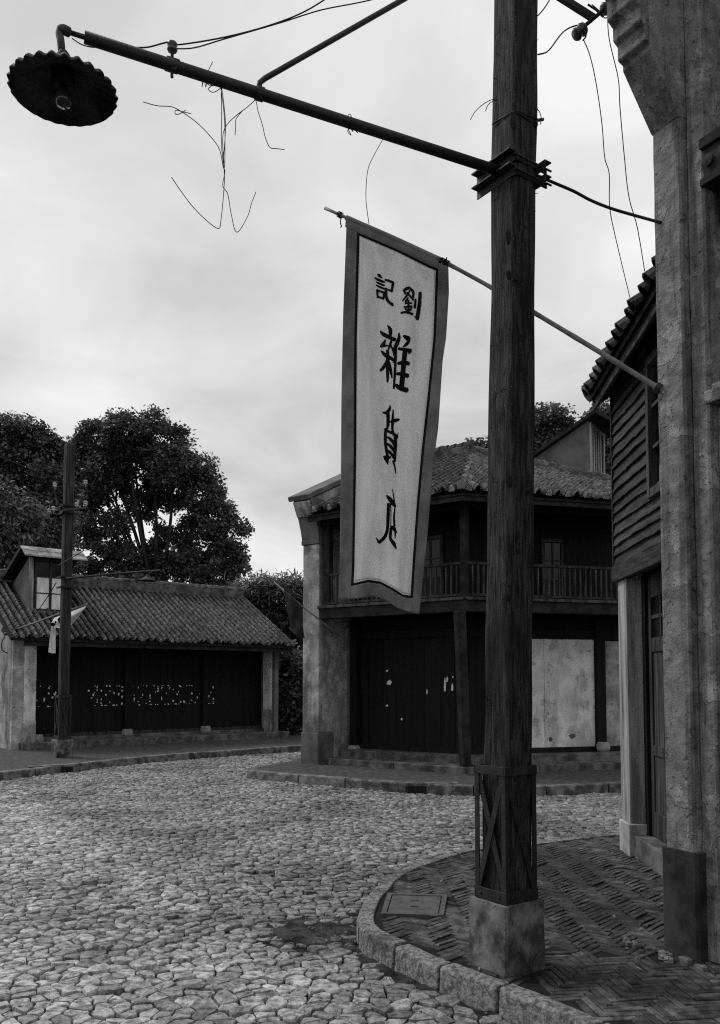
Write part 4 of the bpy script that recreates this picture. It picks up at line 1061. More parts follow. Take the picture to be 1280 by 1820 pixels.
# ------------------------------------------------------------------ near plaster building with the corbelled pier
def near_shop():
    F = frame((1.682, 4.70, 0), (.5, -.866))
    t = thing('plaster_shop', (1.70, 4.70, SW), 'tall grey plaster building with corbelled pier at the right edge', 'house')
    PW = .19
    def rough_pier(s0, s1, t0, t1, z0, z1, m, name, amp=.004, r=.012):
        """pier with softly uneven plaster arrises"""
        mb = MB(); n = int((z1 - z0) / .06); sec = []
        for i in range(n + 1):
            z = z0 + (z1 - z0) * i / n
            pts = [(s0, t1 - r), (s0 + r, t1), (s1 - r, t1), (s1, t1 - r), (s1, t0), (s0, t0)]
            sec.append([F(a + amp * noise.noise(V((a * 9, z * 6, q))), b + amp * noise.noise(V((b * 9 + 4, z * 6, q))), z) for q, (a, b) in enumerate(pts)])
        k = 6; vs_ = [p for s in sec for p in s]; fs_ = [(i * k + q, i * k + (q + 1) % k, (i + 1) * k + (q + 1) % k, (i + 1) * k + q) for i in range(n) for q in range(k)]
        fs_ += [tuple(range(k)), tuple(n * k + q for q in range(k))]
        mb.add(vs_, fs_); return mb.build(name, m, t)
    rough_pier(0, PW, -.42, 0, .69, 4.74, 'plaster_dark', 'pier')
    rough_pier(-.02, PW + .03, -.44, .022, SW - .04, .69, 'plaster_plinth', 'pier_plinth', .006, .016)
    rough_pier(PW, PW + .11, -.42, -.05, SW, 6.2, 'plaster_dark', 'pilaster')
    # the corbel, sweeping out over the street in steps
    prof = [(0, 4.74), (.225, 5.04), (.225, 5.07), (.265, 5.085), (.265, 5.165), (.3, 5.185), (.3, 5.26), (.345, 5.29), (.345, 5.4), (.4, 5.43), (.4, 6.1), (-.42, 6.1), (-.42, 4.74)]
    n = len(prof); A = [F(-.004, a, z) for a, z in prof]; B = [F(PW + .004, a, z) for a, z in prof]
    MB().add(A + B, [tuple(range(n)), tuple(reversed(range(n, 2 * n)))] + [(i, n + i, n + (i + 1) % n, (i + 1) % n) for i in range(n)]).build('corbel', 'plaster_dark', t, bevel=.008)
    # facade behind, openings at the frame's edge
    w = MB(); w.fbox(F, PW + .11, 3.6, -.6, -.24, SW, 6.2); w.build('wall', 'plaster_dark', t)
    MB().fbox(F, PW + .11, PW + .19, -.24, -.12, SW + .3, 3.08).build('door_jamb', 'plaster_dark', t, bevel=.008)
    MB().fbox(F, PW + .19, 1.6, -.24, -.235, SW + .1, 3.08).build('door', 'dark_wood', t)
    MB().fbox(F, PW + .09, 1.7, -.24, -.04, 3.09, 3.16).build('hood', 'plaster_dark', t, bevel=.006)
    MB().fbox(F, PW + .10, 1.7, -.24, -.07, 3.165, 3.2).build('hood_moulding', 'plaster_dark', t, bevel=.006)
    MB().fbox(F, PW + .1, 1.6, -.24, -.03, 4.5, 4.56).build('sign_ledge', 'beam_wood', t, bevel=.006)
    MB().fbox(F, PW + .11, 1.6, -.24, -.05, 4.34, 4.5).build('carved_frieze', 'beam_wood', t, bevel=.006)
    MB().fbox(F, PW + .1, 1.6, -.24, -.03, 4.29, 4.335).build('sign_ledge', 'beam_wood', t, bevel=.006)
    mb = MB()
    for k in range(6):
        c = F(PW + .15 + k * .09, -.045, 4.42); mb.lathe(c, [(0, .0), (.03, .0), (.034, .01), (.0, .018)], 10, axis=F.n)
    mb.build('carving', 'rail_wood', t)
    MB().fbox(F, PW + .14, PW + .19, -.24, -.13, 4.1, 4.29).build('bracket', 'beam_wood', t, bevel=.006)
    # broken plaster and rubble along the plinth foot
    mb = MB()
    for k in range(26):
        s = random.uniform(-.25, .3); p = F(s, .035 + abs(random.gauss(0, .05)), SW + .003); r = random.uniform(.008, .03)
        mb.lathe(p, [(r, -.01), (r * .9, r * .3), (r * .4, r * .55), (0, r * .6)], 6)
    tag(mb.build('rubble', 'concrete'), 'crumbs of broken plaster lying at the foot of the pier', 'rubble', kind='stuff')
    return F
AF = near_shop()

# ------------------------------------------------------------------ poles
def wood_shaft(base, top, w, ang, m, amp=.006, seg=None, knots=()):
    """squared timber with worn arrises, splits and knots"""
    mb = MB(); L = (top - base).length; n = seg or int(L / .035); ca, sa = math.cos(ang), math.sin(ang); K = 36
    for i in range(n + 1):
        f = i / n; c = base.lerp(top, f); z = c.z; hw = w / 2 * (1.03 - .06 * f)
        for k in range(K):
            a = 2 * math.pi * (k + .5) / K
            x, y = math.cos(a), math.sin(a); pn = 7.0
            r = (abs(x) ** pn + abs(y) ** pn) ** (-1 / pn) * hw
            r += amp * noise.noise(V((x * 2.2, y * 2.2, z * 1.6))) + amp * .45 * noise.noise(V((x * 7, y * 7, z * 2.4 + 9)))
            g = noise.noise(V((x * 11, y * 11, z * .55 + 20)))
            if g > .28: r -= amp * 1.3 * min(1, (g - .28) * 5)
            for (ka, kz, kr, kd) in knots:
                da = (a - ka + math.pi) % (2 * math.pi) - math.pi
                q = (da * hw / kr) ** 2 + ((z - kz) / (kr * 1.6)) ** 2
                if q < 1.6: r -= kd * math.exp(-q * 2.2)
            lx, ly = x * r, y * r
            mb.v.append(c + V((lx * ca - ly * sa, lx * sa + ly * ca, 0)))
    for i in range(n):
        for k in range(K): mb.f.append((i * K + k, i * K + (k + 1) % K, (i + 1) * K + (k + 1) % K, (i + 1) * K + k))
    mb.f.append(tuple(range(K))); mb.f.append(tuple(n * K + k for k in range(K)))
    return mb
def timber_pole(label, cx, cy, ang, h, wsh, blk, blk_h, cage_w, cage_h, lean, name='utility_pole', m='pole_wood', knots=(), amp=.006):
    t = thing(name, (cx, cy, SW), label, 'pole', 'timber poles with caged feet')
    u = V((math.cos(ang), math.sin(ang), 0)); v = V((-u.y, u.x, 0)); c = V((cx, cy, 0))
    F = lambda a, b, z: c + u * a + v * b + V((0, 0, z))
    # concrete block: worn corners
    bm = MB(); h2 = blk / 2; z0, z1 = SW - .06, SW + blk_h; n = 8; rr = .012; sec = []
    for i in range(n + 1):
        z = z0 + (z1 - z0) * i / n; q = h2 * (1.015 - .02 * i / n)
        ring = [(-q + rr, -q), (0, -q), (q - rr, -q), (q, -q + rr), (q, 0), (q, q - rr), (q - rr, q), (0, q), (-q + rr, q), (-q, q - rr), (-q, 0), (-q, -q + rr)]
        sec.append([F(a + .004 * noise.noise(V((a * 20, b * 20, z * 15))), b + .004 * noise.noise(V((a * 20 + 5, b * 20, z * 15))), z + (.004 * noise.noise(V((a * 15, b * 15, 1))) if i == n else 0)) for a, b in ring])
    k = 12; bm.add([p for s in sec for p in s], [(i * k + q, i * k + (q + 1) % k, (i + 1) * k + (q + 1) % k, (i + 1) * k + q) for i in range(n) for q in range(k)] + [tuple(n * k + q for q in range(k))])
    bm.build('concrete_base', 'concrete', t)
    zc0 = SW + blk_h; zc1 = zc0 + cage_h; cw = cage_w / 2
    top = c + V((lean[0], lean[1], h)); foot = F(0, 0, zc0 - .05)
    sh = wood_shaft(foot, top, wsh, ang, m, knots=knots, amp=amp).build('shaft', m, t, smooth=True)
    # cage: corner angles, top and bottom bands, crossed straps
    cg = MB(); a_ = cage_w * .13
    for sx in (-1, 1):
        for sy in (-1, 1):
            cg.fbox(F, min(sx * cw, sx * (cw - a_)), max(sx * cw, sx * (cw - a_)), min(sy * cw, sy * (cw - .006)), max(sy * cw, sy * (cw - .006)), zc0 + .003, zc1)
            cg.fbox(F, min(sx * cw, sx * (cw - .006)), max(sx * cw, sx * (cw - .006)), min(sy * (cw - .006), sy * (cw - a_)), max(sy * (cw - .006), sy * (cw - a_)), zc0 + .003, zc1)
    cage = cg.build('cage', 'iron_cage', t)
    bh = cage_h * .085
    for (za, zb) in ((zc0 + .004, zc0 + .004 + bh), (zc1 - bh * .7, zc1 + .004)):
        q = cw + .004
        for s in (-1, 1):
            MB().fbox(F, -q, q, min(s * q, s * (q - .008)), max(s * q, s * (q - .008)), za, zb).build('band', 'iron_cage', cage, bevel=.002)
            MB().fbox(F, min(s * q, s * (q - .008)), max(s * q, s * (q - .008)), -q + .009, q - .009, za, zb).build('band', 'iron_cage', cage, bevel=.002)
    za, zb = zc0 + bh, zc1 - bh * .7; w_ = cage_w * .15
    for s in (-1, 1):
        for d in (-1, 1):
            qq = s * (cw - .004 - (.006 if d > 0 else 0)); pw = cw - w_ * .55
            MB().bar(F(-pw * d, qq, za), F(pw * d, qq, zb), w_, .005, up=v).build('strap', 'iron_cage', cage)
            MB().bar(F(qq, -pw * d, za), F(qq, pw * d, zb), w_, .005, up=u).build('strap', 'iron_cage', cage)
    for s in (-1, 1):                                   # bolt heads in the bottom band
        for d in (-.6, .6):
            MB().lathe(F(d * cw, s * (cw + .004), zc0 + bh * .55), [(.009, 0), (.009, .004), (.005, .007), (0, .007)], 8, axis=v * s).build('bolt', 'iron', cage)
            MB().lathe(F(s * (cw + .004), d * cw, zc0 + bh * .55), [(.009, 0), (.009, .004), (.005, .007), (0, .007)], 8, axis=u * s).build('bolt', 'iron', cage)
    return t, F, u, v, foot, top
ANG = R(35)
kn = [(R(225 + 20), 3.95 + .0, .028, .010), (R(225 + 28), 3.4, .022, .008), (R(225 - 20), 3.0, .03, .009), (R(225 + 25), 2.55, .026, .009), (R(225 + 10), 2.0, .03, .01), (R(225 + 30), 1.7, .025, .009), (R(225 + 35), 1.62, .017, .007), (R(225 + 12), 1.28, .02, .008), (R(225 - 25), 2.3, .03, .009), (R(225 + 30), 4.9, .02, .008), (R(225 - 15), 1.05, .02, .007)]
npole, NF, NU, NV, NFOOT, NTOP = timber_pole('big weathered squared timber pole with iron cage foot on the brick pavement in front', .765, 4.485, ANG, 6.5, .188, .285, .335, .226, .69, (.125, 0.0), knots=kn, amp=.009)
def pole_at(z):
    f = (z - NFOOT.z) / (NTOP.z - NFOOT.z); return NFOOT.lerp(NTOP, f)
# knots in the two faces that show
for (px, py, a, b) in ((914, 215, .024, .05), (905, 420, .02, .045), (942, 360, .012, .022), (906, 488, .02, .028), (926, 595, .011, .018), (897, 660, .018, .03), (908, 855, .02, .03), (921, 950, .016, .028), (923, 978, .012, .018), (905, 1062, .015, .022), (879, 702, .012, .03), (885, 590, .012, .04), (930, 742, .014, .02), (884, 1125, .01, .03), (912, 1175, .016, .03), (935, 505, .016, .03)):
    side = -NV if px > 903 + (py < 400) * 5 else -NU; tang = NU if px > 903 + (py < 400) * 5 else NV
    c0 = pole_at(1.6 + (1210 - py) / 1500 * 4.48); p = OP(px, py, c0 + side * .0955, side)
    mb = MB(); n = 14; rings = [[p + tang * (a * k * math.cos(q) * (1 + .12 * math.sin(3 * q + a * 900))) + V((0, 0, b * k * math.sin(q))) + side * (.003 * (1 - k) - .002 - .004 * (k > .99)) for q in np.linspace(0, 2 * math.pi, n, endpoint=False)] for k in (1.0, .75, .4)]
    mb.add([w for r_ in rings for w in r_] + [p - side * .001], [(i * n + q, i * n + (q + 1) % n, (i + 1) * n + (q + 1) % n, (i + 1) * n + q) for i in range(2) for q in range(n)] + [(2 * n + q, 2 * n + (q + 1) % n, 3 * n) for q in range(n)])
    mb.build('knot', 'knot', npole, smooth=True)
# nails left in the timber
mb = MB()
for k in range(34):
    z = random.uniform(1.5, 5.2); c = pole_at(z); side = random.choice((-NU, -NV, -NU, NU, -NV)); tang = NV if abs(side.dot(NU)) > .5 else NU
    p = c + side * .086 + tang * random.uniform(-.08, .08)
    q = p + side * random.uniform(.012, .035) + V((0, 0, random.uniform(-.02, .004)))
    mb.tube([p, q], .0016, 4)
ob = mb.build('nails', 'iron', npole); tag(ob, kind='stuff')
# wire lashing around the shaft
c = pole_at(4.66); mb = MB()
for dz, r in ((0, .097), (.012, .1), (-.03, .098)):
    ring = [c + (NU * math.cos(a) + NV * math.sin(a)) * r * ((abs(math.cos(a)) ** 6 + abs(math.sin(a)) ** 6) ** (-1 / 6)) * .97 + V((0, 0, dz + .02 * math.sin(a + dz * 60))) for a in np.linspace(0, 2 * math.pi, 30)]
    mb.tube(ring, .0035, 5)
mb.tube(catmull([P(884, 176, 4.45), P(872, 178, 4.44), P(858, 186, 4.44), P(845, 198, 4.43), P(836, 213, 4.43)], 5), .0022, 5)
mb.tube(catmull([P(884, 178, 4.45), P(876, 180, 4.44), P(868, 186, 4.44), P(863, 197, 4.44)], 5), .0022, 5)
mb.tube(catmull([P(950, 190, 4.45), P(959, 199, 4.45), P(962, 212, 4.46), P(960, 222, 4.46)], 5), .0025, 5)
mb.build('wire_lashing', 'wire', npole)
mb = MB(); q = P(957, 214, 4.47); mb.bar(q + V((-.02, 0, .03)), q + V((-.015, 0, -.035)), .03, .02); mb.bar(q + V((-.01, 0, .0)), q + V((.03, 0, .006)), .012, .012); mb.build('small_bracket', 'iron', npole)

# far pole
fp = G(104, 1347, SW)
fpole, FF, FU, FV, FFOOT, FTOP = timber_pole('slimmer far timber pole with porcelain insulators and lamp arm before the low house', fp.x, fp.y + .2, R(40), 6.25, .175, .32, .34, .24, .85, (.03, 0), m='pole_wood_far', amp=.008)
def fpole_at(z): return FFOOT.lerp(FTOP, (z - FFOOT.z) / (FTOP.z - FFOOT.z))
def insulator(c, s=1.0, m='porcelain', axis=V((0, 0, 1))):
    return MB().lathe(c, [(0, -.05 * s), (.012 * s, -.05 * s), (.012 * s, 0), (.034 * s, .004 * s), (.04 * s, .018 * s), (.028 * s, .03 * s), (.026 * s, .04 * s), (.038 * s, .05 * s), (.036 * s, .066 * s), (.018 * s, .078 * s), (0, .08 * s)], 14, axis=axis)
Yp = fp.y + .15
for (za, ext) in ((5.02, (-.17, .28)), (3.62, (-.13, .13)), (3.42, (-.13, .13)), (4.88, (-.15, .16))):
    c = fpole_at(za); MB().bar(c + FU * -.16 + FV * -.115, c + FU * .16 + FV * -.115, .05, .03).build('clamp_bar', 'iron', fpole); MB().bar(c + FV * -.15 + FU * -.115, c + FV * .15 + FU * -.115, .05, .03).build('clamp_bar', 'iron', fpole)
q0, q1 = P(112, 907, Yp - .12), P(152, 903, Yp - .25); MB().bar(q0, q1, .06, .035).build('crossarm', 'rail_wood', fpole)
for (x, y) in ((137, 901), (152, 898), (98, 866), (152, 861), (88, 912), (95, 908)):
    p = P(x, y, Yp - .2); i_ = insulator(p, 1.1).build('insulator', 'porcelain', fpole, smooth=True)
mb = MB(); mb.tube([P(100, 868, Yp - .1), P(88, 868, Yp - .2)], .012, 6); mb.tube([P(126, 866, Yp - .1), P(152, 866, Yp - .2)], .012, 6)
mb.tube(catmull([P(152, 864, Yp - .2), P(156, 880, Yp - .2), P(150, 897, Yp - .2)], 5), .007, 5); mb.tube(catmull([P(98, 868, Yp - .2), P(100, 890, Yp - .2), P(112, 900, Yp - .15)], 5), .007, 5)
mb.tube(catmull([P(138, 862, Yp - .2), P(146, 882, Yp - .2), P(139, 899, Yp - .2)], 5), .006, 5)
mb.build('pin_bracket', 'iron', fpole)
# lamp arm on the far pole
fl = thing('street_lamp', P(118, 1025, Yp), 'thin far lamp arm reaching right from the far pole with small shade', 'lamp')
MB().tube([P(112, 1029, Yp - .1), P(200, 1020, Yp - .5), P(285, 1014, Yp - .9)], .02, 8).build('arm', 'iron', fl)
MB().lathe(P(262, 1030, Yp - .85), [(.02, .1), (.04, .05), (.17, -.02), (.19, -.025), (.16, -.01), (.03, .04), (0, .05)], 24).build('shade', 'iron_cage', fl, smooth=True)
MB().tube([P(272, 1015, Yp - .85), P(265, 1020, Yp - .85), P(262, 1026, Yp - .85)], .012, 6).build('neck', 'iron', fl)
MB().tube([P(108, 1016, Yp - .1), P(160, 962, Yp - .25), P(196, 1010 - 70, Yp - .4)], .012, 6)
MB().tube([P(104, 1005, Yp - .14), P(150, 978, Yp - .2)], .01, 5).build('stay', 'iron', fl)

# ------------------------------------------------------------------ the street lamp over the road
ARM_Z = 4.36
arm0 = pole_at(ARM_Z) - NU * .09; arm0 = V((arm0.x - .01, arm0.y, ARM_Z + .0))
arm1 = P(150, 66, 3.62); arm2 = P(122, 57, 3.58)
lamp = thing('street_lamp', arm1, 'scalloped enamel street lamp hanging from a long iron arm over the road', 'lamp')
armdir = (arm1 - arm0).normalized()
MB().tube([arm0 - armdir * .06, arm0.lerp(arm1, .33), arm0.lerp(arm1, .66), arm1], .027, 14).build('arm', 'iron', lamp, smooth=True)
MB().tube([arm1 - armdir * .05, arm2], .011, 8).build('spigot', 'iron', lamp, smooth=True)
el = P(107, 62, 3.56)
MB().tube(catmull([arm2, P(113, 53, 3.56), P(106, 58, 3.56), P(108, 72, 3.55), P(110, 92, 3.54)], 5), [.022] * 9 + [.017] * 12, 10).build('elbow', 'rust_shade', lamp, smooth=True)
sc = P(113, 163, 3.53)                                  # centre of the shade rim
sn = P(110, 104, 3.53)
ax = (V((sn.x, sn.y, sn.z)) - sc); ax = V((ax.x * .35, ax.y * .35, ax.z)).normalized()
hz = (sn - sc).dot(ax)
MB().lathe(sc, [(.019, hz + .03), (.03, hz + .012), (.034, hz - .03), (.048, hz - .05), (.05, hz - .058), (.0, hz - .06)], 18, axis=ax).build('socket', 'rust_shade', lamp, smooth=True)
prof_o = [(.045, hz - .055, 0), (.07, hz - .068, .01), (.12, .055, .025), (.18, .03, .045), (.212, .018, .06), (.225, .0, .065), (.222, -.006, .065), (.208, .01, .06), (.176, .024, .045), (.118, .048, .025), (.066, hz - .075, .01), (.04, hz - .062, 0)]
MB().lathe(sc, prof_o, 156, axis=ax, sn=26).build('shade', 'rust_shade', lamp, smooth=True)
MB().lathe(sc, [(.05, hz - .062), (.046, .03), (.03, .02), (.0, .02)], 18, axis=ax).build('bulb_holder', 'iron', lamp, smooth=True)
MB().lathe(sc, [(.016, .03), (.022, .01), (.034, -.02), (.036, -.04), (.028, -.062), (.0, -.07)], 18, axis=ax).build('bulb', 'bulb_glass', lamp, smooth=True)
# brace rod up to the pole
nn_ = V((armdir.y, -armdir.x, 0)).normalized(); J = OP(462, 156, arm0, nn_); J = arm0 + (arm1 - arm0) * ((J - arm0).dot(arm1 - arm0) / (arm1 - arm0).length_squared)
br_top = pole_at(5.68) - NU * .08
MB().tube([J + V((0, 0, .02)), J + V((0, 0, .055)), J + V((0, 0, .06)) + (br_top - J) * .02, br_top], .0135, 8).build('brace', 'iron', lamp, smooth=True)
MB().tube([J - armdir * .02, J + armdir * .02], .033, 12).build('collar', 'iron', lamp)
# angle-iron clamp gripping the shaft, bars running past the corners
ctr = pole_at(ARM_Z)
def angle_bar(a, b, nrm, w=.05, th=.007):
    mb = MB(); d = (b - a).normalized(); up = V((0, 0, 1))
    mb.bar(a + nrm * th / 2, b + nrm * th / 2, th, w, up=up); mb.bar(a + nrm * w / 2 + up * (w / 2), b + nrm * w / 2 + up * (w / 2), w, th, up=up); return mb
HW = .093
for dz in (.035, -.045):
    z = V((0, 0, dz))
    angle_bar(ctr - NU * HW - NV * .105 + z, ctr - NU * HW + NV * .19 + z, -NU).build('clamp_bar', 'iron', lamp)
    angle_bar(ctr + NU * HW - NV * .14 + z, ctr + NU * HW + NV * .16 + z, NU).build('clamp_bar', 'iron', lamp)
    MB().bar(ctr - NV * (HW + .004) - NU * .1 + z, ctr - NV * (HW + .004) + NU * .15 + z, .008, .035).build('clamp_strap', 'iron', lamp)
    MB().tube([ctr - NV * (HW + .02) - NU * .11 + z, ctr - NV * (HW + .02) + NU * .17 + z], .006, 6).build('tie_bolt', 'iron', lamp)
# insulator clamped on the arm
pi = OP(306, 112, arm0, V((armdir.y, -armdir.x, 0)).normalized())
MB().bar(pi + V((0, 0, -.07)), pi + V((0, 0, .05)), .012, .012).build('insulator_pin', 'iron', lamp)
MB().bar(pi + V((-.03, 0, .0)), pi + V((.03, 0, -.02)), .03, .06).build('pin_clamp', 'iron', lamp, bevel=.004)
insulator(pi + V((0, 0, .055)), .62, 'porcelain_dark').build('insulator', 'porcelain_dark', lamp, smooth=True)
PIN = pi + V((0, 0, .09))

# ------------------------------------------------------------------ wires
def wire(label, pts, r=.0022, name='wire', n=6, smoothn=6, group=None):
    o = MB().tube(catmull(pts, smoothn), r, n).build(name, 'wire', smooth=True)
    return tag(o, label, 'wire', group)
def on_arm(px, py):
    nn = V((armdir.y, -armdir.x, 0)).normalized(); return OP(px, py, arm0, nn)
wire('overhead wire rising from the lamp arm insulator to the right, upper one', [on_arm(230, 84), on_arm(262, 84), on_arm(298, 75), PIN, on_arm(330, 78), on_arm(400, 66), on_arm(470, 48), on_arm(530, 26), on_arm(576, 0), on_arm(640, -46), pole_at(5.9) - NU * .09], .0035, 'overhead_wire')
wire('overhead wire rising from the lamp arm insulator to the right, lower flatter one', [PIN + V((0, 0, -.02)), on_arm(345, 85), on_arm(400, 69), on_arm(500, 40), on_arm(570, 18), on_arm(650, 2), on_arm(760, -25), pole_at(5.5) - NU * .09], .003, 'overhead_wire')
wire('short slack wire below the lamp arm tip beside the elbow', [on_arm(128, 68), on_arm(145, 79), on_arm(165, 84), on_arm(180, 82)], .0025)
T_ = .0019
wire('long dangling wire with a sharp bend, ending at upper left', [on_arm(392, 152), on_arm(399, 210), on_arm(400, 270), on_arm(398, 300), on_arm(390, 265), on_arm(372, 240), on_arm(350, 218), on_arm(328, 202), on_arm(306, 190), on_arm(280, 188), on_arm(254, 181)], T_, 'dangling_wire')
wire('dangling wire bent like a hook, ending at lower left', [on_arm(393, 153), on_arm(394, 200), on_arm(394, 260), on_arm(399, 310), on_arm(397, 350), on_arm(393, 390), on_arm(389, 406), on_arm(372, 396), on_arm(345, 370), on_arm(322, 340), on_arm(305, 315)], T_, 'dangling_wire')
wire('dangling wire bent like a hook, ending at lower right', [on_arm(394, 154), on_arm(401, 220), on_arm(397, 290), on_arm(400, 305), on_arm(396, 330), on_arm(405, 345), on_arm(411, 380), on_arm(421, 413), on_arm(440, 385), on_arm(447, 362), on_arm(455, 341)], T_, 'dangling_wire')
wire('short forked wire hanging below the brace, bent to the right', [on_arm(454, 172), on_arm(459, 198), on_arm(466, 220), on_arm(472, 245), on_arm(480, 262), on_arm(492, 264), on_arm(506, 266)], T_, 'dangling_wire')
wire('wire drooping left from below the brace to the tangle', [on_arm(458, 174), on_arm(440, 190), on_arm(418, 207), on_arm(402, 224), on_arm(396, 245), on_arm(398, 290)], T_, 'dangling_wire')
wire('tiny wire stub hanging off the drooping wire', [on_arm(432, 196), on_arm(420, 211), on_arm(419, 225), on_arm(418, 240)], T_, 'dangling_wire')
wire('small curl of wire at the upper left bend', [on_arm(340, 202), on_arm(326, 199), on_arm(313, 196), on_arm(312, 203), on_arm(320, 202), on_arm(330, 196)], T_, 'dangling_wire')
tw = [on_arm(x, y) for x, y in ((378, 110), (371, 124), (362, 140), (359, 155), (363, 142), (366, 155), (369, 143), (376, 152), (370, 158), (378, 164), (388, 160), (393, 153), (374, 152), (366, 147))]
wire('tangle of thin wire wound under the arm left of the brace', tw, T_, 'wire_tangle')
tw = [on_arm(x, y) for x, y in ((613, 214), (622, 203), (628, 222), (618, 232), (624, 240), (616, 222), (628, 234), (622, 224), (636, 236), (630, 230))]
wire('tangle of thin wire wound on the arm above the banner', tw, T_, 'wire_tangle')
wire('loose wire dropping from the arm towards the banner top', [on_arm(684, 242), on_arm(668, 270), on_arm(655, 298), on_arm(651, 330), on_arm(651, 360), on_arm(656, 398)], T_, 'dangling_wire')
# cable from the clamp to the pier
pe = AF(.02, .015, 3.98); pc = OP(1176, 396, AF(0, .0, 0), AF.n)
wire('thick black cable sagging from the pole clamp to the plaster pier', [P(930, 300, 4.6), P(955, 312, 4.6), P(985, 325, 4.6), P(1020, 340, 4.65), P(1050, 356, 4.68), P(1085, 370, 4.7), P(1125, 382, 4.72), pc], .0085, 'cable')

# insulators on an iron bracket fixed to the corbel
IB = 4.75
ib = thing('insulator_bracket', P(1096, 0, IB), 'iron bracket with two insulators beside the corbel top', 'bracket')
MB().tube([P(1037, 48, IB), P(1075, 16, IB), P(1125, -25, IB - .1)], .012, 8).build('rod', 'iron', ib)
MB().bar(P(985, -12, IB + .02), P(1056, 33, IB + .01), .036, .03).build('flat_bar', 'iron', ib)
MB().tube([P(1045, 8, IB), P(1060, 18, IB), P(1072, 30, IB)], .006, 6).build('stay', 'iron', ib)
rd = (P(1075, 16, IB) - P(1037, 48, IB)).normalized()
for (x, y) in ((1030, 57), (1080, 12)):
    MB().lathe(P(x, y, IB), [(0, -.035), (.03, -.035), (.038, -.02), (.03, -.006), (.03, .006), (.04, .02), (.034, .036), (0, .038)], 16, axis=rd).build('insulator', 'porcelain_dark', ib, smooth=True)
wire('wire from the lower insulator falling to the clad house eave', [P(1037, 70, IB), P(1049, 100, IB), P(1060, 150, IB + .1), P(1070, 220, 4.9), P(1075, 280, 5.0), P(1083, 310, 5.1), P(1084, 370, 5.3), P(1096, 430, 5.6), P(1120, 530, 6.05)], .003, 'drop_wire')
wire('wire from the upper insulator falling to the clad house eave', [P(1080, 26, IB), P(1083, 70, IB), P(1099, 140, IB + .1), P(1102, 190, 4.85), P(1110, 280, 5.0), P(1118, 350, 5.1), P(1133, 405, 5.3), P(1146, 482, 5.55)], .003, 'drop_wire')
wire('curved lead between the big pole and the lower insulator', [P(956, 97, 4.55), P(975, 90, 4.6), P(1000, 58, 4.68), P(1022, 46, IB), P(1034, 48, IB - .02), P(1042, 62, IB - .04), P(1036, 72, IB)], .0042, 'lead_wire')
wire('short lead leaving the big pole top towards the bracket', [P(956, 28, 4.55), P(968, 14, 4.6), P(980, -6, 4.65), P(990, -30, 4.7)], .0035, 'lead_wire')
wire('lead curling from the flat bar to the upper insulator', [P(1052, 8, IB), P(1068, 22, IB), P(1075, 32, IB), P(1084, 28, IB)], .0032, 'lead_wire')
# wires at the far pole
wire('far overhead wire reaching the far pole from the left, upper', [P(-60, 788, 13), P(0, 812, 14.5), P(60, 836, 15.6), P(104, 853, Yp - .1)], .009, 'overhead_wire')
wire('far overhead wire reaching the far pole from the left, lower', [P(-60, 836, 13), P(0, 860, 14.5), P(60, 884, 15.6), P(88, 895, Yp - .1)], .009, 'overhead_wire')
wire('slanting stay wire left of the far pole over the low roof', [P(100, 1036, Yp - .1), P(75, 1075, Yp + .4), P(50, 1105, Yp + .9), P(12, 1122, Yp + 1.4)], .009, 'stay_wire')

# ------------------------------------------------------------------ the shop banner
BP0 = AF(.02, .012, 3.23); BP0 = OP(1172, 691, AF(0, 0, 0), AF.n); BP1 = P(578, 370, 5.55)
bp = thing('banner_pole', BP0, 'long bamboo banner pole slanting up from the plaster pier behind the big pole', 'pole')
bpx = [(578, 370), (620, 389), (700, 424), (795, 468), (865, 506), (950, 556), (1060, 622), (1172, 691)]
def pole_y(px, py=0): return BP1.y + (BP0.y - BP1.y) * ((px - 578) / (1172 - 578)) ** .9 if px > 578 else BP1.y
def BPt(px): return P(px, interp(bpx, px), pole_y(px))
path = [BPt(1172 - (1172 - 578) * k / 40) for k in range(41)]; path[0] = BP0 + (BP0 - path[1]).normalized() * .02
sm = [path[0]] + [(path[k - 1] + path[k] * 2 + path[k + 1]) / 4 for k in range(1, 40)] + [path[40]]; pts = sm
bd = (path[40] - path[20]).normalized()
rad = [.0155 - .0055 * k / 40 + (.0016 if k % 5 == 0 else 0) for k in range(41)]
MB().tube(pts, rad, 12).build('bamboo', 'bamboo', bp, smooth=True)
MB().lathe(BP0, [(0, -.01), (.03, -.01), (.03, .02), (.018, .03), (0, .03)], 10, axis=bd).build('socket', 'iron', bp)
outL = [(386, 614), (400, 616), (560, 610), (700, 607), (850, 606), (1000, 604), (1066, 602)]
inL = [(386, 637), (412, 635), (600, 630), (800, 629), (1000, 626), (1043, 624)]
inR = [(440, 781), (470, 780), (600, 775), (720, 763), (800, 754), (900, 745), (1000, 738), (1064, 734)]
outR = [(440, 797), (475, 797), (520, 798), (600, 793), (640, 787), (760, 779), (830, 770), (900, 764), (950, 760), (1010, 754), (1050, 750), (1092, 745)]
topO = [(606, 386), (614, 390), (700, 427), (780, 464), (800, 473)]
topI = [(606, 400), (633, 412), (710, 445), (760, 470), (779, 478), (800, 488)]
botI = [(600, 1045), (624, 1042), (654, 1035), (676, 1038), (697, 1049), (716, 1061), (735, 1064), (750, 1068)]
botO = [(602, 1066), (635, 1064), (663, 1060), (685, 1066), (707, 1081), (726, 1087), (745, 1092)]
